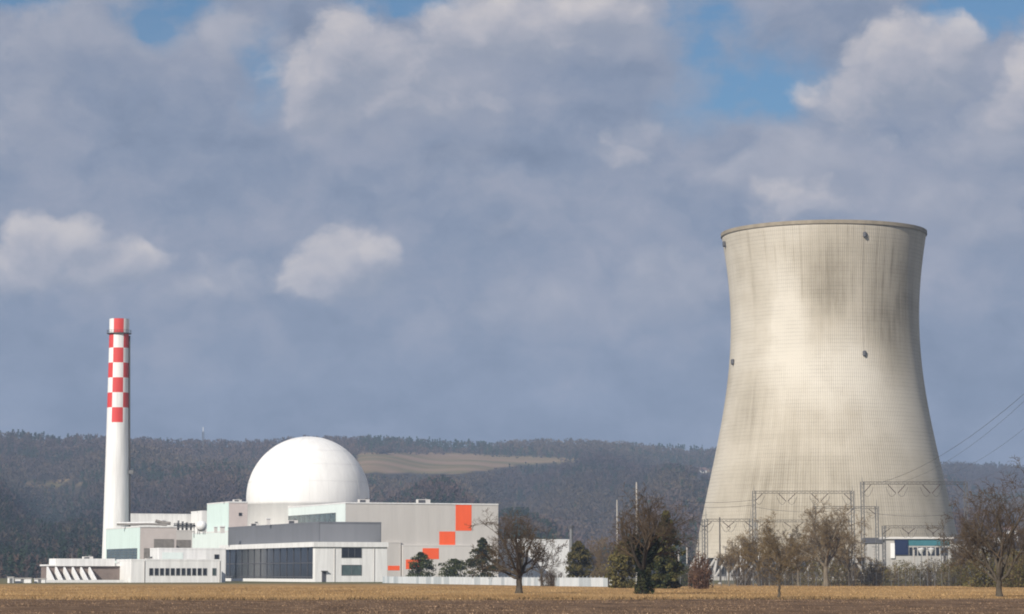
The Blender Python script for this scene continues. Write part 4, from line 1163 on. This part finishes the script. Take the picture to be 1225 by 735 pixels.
# ------------------------------------------------------------------ haze
hz = MB(); hz.box((-3700, -120, -8), (3700, 6700, 460))
ho = hz.build('haze', None or bpy.data.materials.new('air'))
hm = ho.data.materials[0]; hm.use_nodes = True
for nd in list(hm.node_tree.nodes):
    if nd.type != 'OUTPUT_MATERIAL': hm.node_tree.nodes.remove(nd)
pv = hm.node_tree.nodes.new('ShaderNodeVolumePrincipled')
pv.inputs['Color'].default_value = (.58, .74, 1.0, 1); pv.inputs['Density'].default_value = 9.5e-5
pv.inputs['Anisotropy'].default_value = .0
hm.node_tree.links.new(pv.outputs[0], [x for x in hm.node_tree.nodes if x.type == 'OUTPUT_MATERIAL'][0].inputs['Volume'])
tag(ho, kind='stuff', label='thin blue haze over the plain and hills', cat='haze')

# ------------------------------------------------------------------ sun and sky
SUN_AZ, SUN_EL = 34.0, 31.0                      # behind the camera, to the left
sdir = Vector((-math.sin(R(SUN_AZ)) * math.cos(R(SUN_EL)), -math.cos(R(SUN_AZ)) * math.cos(R(SUN_EL)), math.sin(R(SUN_EL))))
sl = bpy.data.lights.new('sun', 'SUN'); sl.energy = 4.8; sl.angle = R(.53); sl.color = (1, .945, .86)
so = bpy.data.objects.new('sun', sl); col.objects.link(so); so.rotation_euler = sdir.to_track_quat('Z', 'Y').to_euler(); so.location = (-200, -300, 400)

w = bpy.data.worlds.new('World'); scene.world = w; w.use_nodes = True
nt = w.node_tree; N = nt.nodes; L = nt.links
bg = N['Background']; BGS = .1; bg.inputs['Strength'].default_value = BGS
sky = N.new('ShaderNodeTexSky'); sky.sky_type = 'NISHITA'; sky.sun_disc = False
sky.sun_elevation = R(SUN_EL); sky.sun_rotation = R(180 + SUN_AZ); sky.altitude = 300; sky.air_density = 1.0; sky.dust_density = .6; sky.ozone_density = 1.5
tc = N.new('ShaderNodeTexCoord'); s = N.new('ShaderNodeSeparateXYZ'); L.new(tc.outputs['Generated'], s.inputs[0])
def mt(op, a, b=0.0, c=None, clamp=False):
    n = N.new('ShaderNodeMath'); n.operation = op; n.use_clamp = clamp
    for i, v in enumerate([a, b] + ([c] if c is not None else [])):
        if isinstance(v, (int, float)): n.inputs[i].default_value = v
        else: L.new(v, n.inputs[i])
    return n.outputs[0]
def vm(op, a, b):
    n = N.new('ShaderNodeVectorMath'); n.operation = op
    for i, v in enumerate((a, b)):
        if isinstance(v, (tuple, list)): n.inputs[i].default_value = v
        else: L.new(v, n.inputs[i])
    return n.outputs['Value'] if op == 'LENGTH' else n.outputs[0]
def mrange(v, a, b, c, d, st='SMOOTHSTEP'):
    n = N.new('ShaderNodeMapRange'); n.interpolation_type = st; L.new(v, n.inputs[0])
    for i, q in enumerate((a, b, c, d)): n.inputs[i + 1].default_value = q
    return n.outputs[0]
az = mt('MULTIPLY', mt('ARCTAN2', s.outputs['X'], s.outputs['Y']), 57.2958)
el = mt('MULTIPLY', mt('ARCSINE', s.outputs['Z']), 57.2958)
cv = N.new('ShaderNodeCombineXYZ'); L.new(az, cv.inputs[0]); L.new(el, cv.inputs[1])
def noise(vec, sc, det, ro=.55, off=(0, 0, 0), st=(1, 1, 1)):
    mp = N.new('ShaderNodeMapping'); mp.inputs['Location'].default_value = off; mp.inputs['Scale'].default_value = st; L.new(vec, mp.inputs[0])
    n = N.new('ShaderNodeTexNoise'); n.inputs['Scale'].default_value = sc; n.inputs['Detail'].default_value = det; n.inputs['Roughness'].default_value = ro
    L.new(mp.outputs[0], n.inputs[0]); return n
wn = noise(cv.outputs[0], .55, 6, .58)
warp = vm('MULTIPLY', vm('SUBTRACT', wn.outputs['Color'], (.5, .5, .5)), (2.6, 2.0, 0))
Wv = vm('ADD', cv.outputs[0], warp)
def bearing(px, py):
    a, b = ray(px, py); v = Vector((a, 1, b)).normalized()
    return math.degrees(math.atan2(v.x, v.y)), math.degrees(math.asin(v.z))
def blob(px, py, rx, ry, amp, soft=1.0):
    a, e = bearing(px, py); kx = .01829
    d = vm('LENGTH', vm('MULTIPLY', vm('SUBTRACT', Wv, (a, e, 0)), (1 / (rx * kx), 1 / (ry * kx), 0)), (0, 0, 0))
    return mrange(d, 1 - soft, 1.0, amp, 0)
def lin(c): return tuple(((x / 255 + .055) / 1.055) ** 2.4 if x > 10 else x / 255 / 12.92 for x in c)
def ramp(fac, stops):
    r_ = N.new('ShaderNodeValToRGB'); e = r_.color_ramp.elements
    for i, (p_, c_) in enumerate(stops):
        x = e[i] if i < 2 else e.new(p_)
        x.position = p_; x.color = (*lin(c_), 1)
    L.new(fac, r_.inputs[0]); return r_.outputs[0]
def mixc(f, a, b):
    m_ = N.new('ShaderNodeMixRGB'); L.new(f, m_.inputs[0]); L.new(a, m_.inputs[1]); L.new(b, m_.inputs[2]); return m_.outputs[0]
def field(vec, blobs, amp, sc, off):
    """a bank of cloud masses: rounded heaps roughened by fractal noise; above 0 there is cloud"""
    nz = mt('MULTIPLY', mt('SUBTRACT', noise(vec, sc, 9, .56, off, (1, 1.35, 1)).outputs['Fac'], .5), amp)
    tot = None
    for px, py, rx, ry, w_ in blobs:
        a, e = bearing(px, py); kx = .01829
        d = vm('LENGTH', vm('MULTIPLY', vm('SUBTRACT', vec, (a, e, 0)), (1 / (rx * kx), 1 / (ry * kx), 0)), (0, 0, 0))
        b_ = mt('MULTIPLY', mt('SUBTRACT', 1, mt('POWER', d, 1.7)), w_)
        tot = b_ if tot is None else mt('MAXIMUM', tot, b_)
    return mt('ADD', mt('MAXIMUM', tot, -1.2), nz)
UPL = (-.30, .50, 0)                             # towards the sun side and up: which way a heap's lit flank faces
wsm = vm('MULTIPLY', vm('SUBTRACT', noise(cv.outputs[0], .9, 3, .5).outputs['Color'], (.5, .5, .5)), (1.1, .8, 0))
Wc = vm('ADD', cv.outputs[0], wsm)
n1 = noise(Wv, .30, 7, .6, (3.1, 1.7, 0), (1, 1.5, 1)).outputs['Fac']
n2 = noise(cv.outputs[0], .8, 8, .6, (8, 2, 0), (1, 1.6, 1)).outputs['Fac']
# 1: the even grey-blue deck
D = mt('ADD', .50, mt('MULTIPLY', mt('SUBTRACT', n1, .5), 1.7))
D = mt('ADD', D, mt('MULTIPLY', mt('SUBTRACT', n2, .5), .55))
D = mt('SUBTRACT', D, mrange(el, 1.5, 7.0, .40, 0))
for c in [(740, 85, 130, 34, -.30, 1), (600, 188, 210, 38, -.30, 1), (1045, 165, 120, 34, -.22, 1), (200, 150, 130, 70, -.12, 1), (900, 420, 220, 60, .05, 1)]:
    D = mt('ADD', D, blob(*c))
deck = ramp(D, [(.0, (110, 124, 148)), (.35, (130, 142, 165)), (.65, (150, 156, 174)), (1, (172, 173, 185))])
# 2: holes of blue sky
hole = None
for c in [(25, 0, 100, 30, 1.5, .8), (200, 14, 80, 64, 1.6, .9), (322, 85, 50, 84, .95, 1), (490, 2, 110, 34, 1.6, .8), (908, 104, 128, 64, 1.3, .9), (845, 30, 84, 78, 1.3, .9), (1165, 12, 100, 42, 1.6, .8), (820, 130, 60, 40, .4, 1)]:
    b_ = blob(*c); hole = b_ if hole is None else mt('ADD', hole, b_)
hole = mt('ADD', hole, mt('MULTIPLY', mrange(n1, .52, .70, 0, .9), mrange(el, 14, 26, 0, 1)))
hole = mt('MULTIPLY', hole, mrange(n2, .3, .65, 1.15, .55), clamp=True)
skc = vm('MULTIPLY', sky.outputs[0], (.040, .060, .074))
c0 = mixc(hole, deck, skc)
# 3: broad soft clouds
soft = [(650, 40, 260, 70, 1.0), (500, 110, 190, 90, .95), (965, 215, 130, 70, .95), (1160, 250, 150, 70, .7), (800, 345, 120, 60, .75), (640, 372, 130, 46, .55),
        (110, 50, 140, 80, .8), (60, 150, 120, 70, .45), (285, 45, 60, 50, .7), (1000, 30, 90, 26, .3), (750, 178, 60, 38, .6), (250, 340, 120, 38, .5), (560, 240, 150, 50, .3), (1190, 170, 90, 50, .6)]
s0 = field(Wc, soft, 2.3, .55, (1, 5, 0)); s1 = field(vm('ADD', Wc, UPL), soft, 2.3, .55, (1, 5, 0))
sl_ = mt('ADD', .40, mt('MULTIPLY', mt('SUBTRACT', s0, s1), .55), clamp=True)
c1 = mixc(mt('MULTIPLY', mt('MULTIPLY', mrange(s0, -.05, .75, 0, 1), .72), mt('SUBTRACT', 1, mt('MULTIPLY', hole, .85))), c0, ramp(sl_, [(0, (131, 142, 164)), (.45, (157, 161, 176)), (1, (187, 186, 194))]))
# 4: the sunlit heaps
heap = [(1085, 82, 112, 76, 1), (1120, 62, 74, 54, 1), (1020, 115, 74, 46, .8), (1240, 90, 62, 70, 1.1), (1215, 130, 60, 40, .8), (412, 322, 82, 54, 1.1), (446, 318, 50, 50, 1.15), (375, 336, 54, 34, .8),
        (60, 296, 88, 44, 1), (125, 316, 84, 38, 1), (10, 320, 70, 46, .8), (215, 345, 50, 18, .45), (380, 100, 74, 72, .9), (440, 70, 115, 62, .9), (600, 36, 170, 54, .85), (500, 110, 110, 46, .55), (700, 20, 110, 40, .75), (955, 245, 90, 36, .6), (750, 178, 36, 24, .45)]
h0 = field(Wc, heap, 1.75, .75, (7, 3, 0)); h1 = field(vm('ADD', Wc, UPL), heap, 1.75, .75, (7, 3, 0))
hl = mt('ADD', .46, mt('MULTIPLY', mt('SUBTRACT', h0, h1), .50), clamp=True)
hl = mt('ADD', hl, mt('MULTIPLY', mt('SUBTRACT', n2, .5), .5), clamp=True)
c2 = mixc(mt('MULTIPLY', mrange(h0, .0, .62, 0, 1), .88), c1, ramp(hl, [(0, (132, 143, 164)), (.35, (154, 159, 174)), (.62, (180, 179, 188)), (1, (212, 205, 204))]))
EXPO = .25
gk = 1 / BGS / 2 ** EXPO
gain = vm('MULTIPLY', c2, (gk, gk, gk))
L.new(gain, bg.inputs['Color'])

# ------------------------------------------------------------------ render settings
scene.render.engine = 'CYCLES'
scene.cycles.use_denoising = True
scene.cycles.max_bounces = 5; scene.cycles.diffuse_bounces = 3; scene.cycles.volume_bounces = 0
scene.cycles.filter_width = 1.9
scene.view_settings.view_transform = 'Standard'; scene.view_settings.look = 'None'
scene.view_settings.exposure = EXPO; scene.view_settings.gamma = 1
scene.view_settings.use_curve_mapping = False
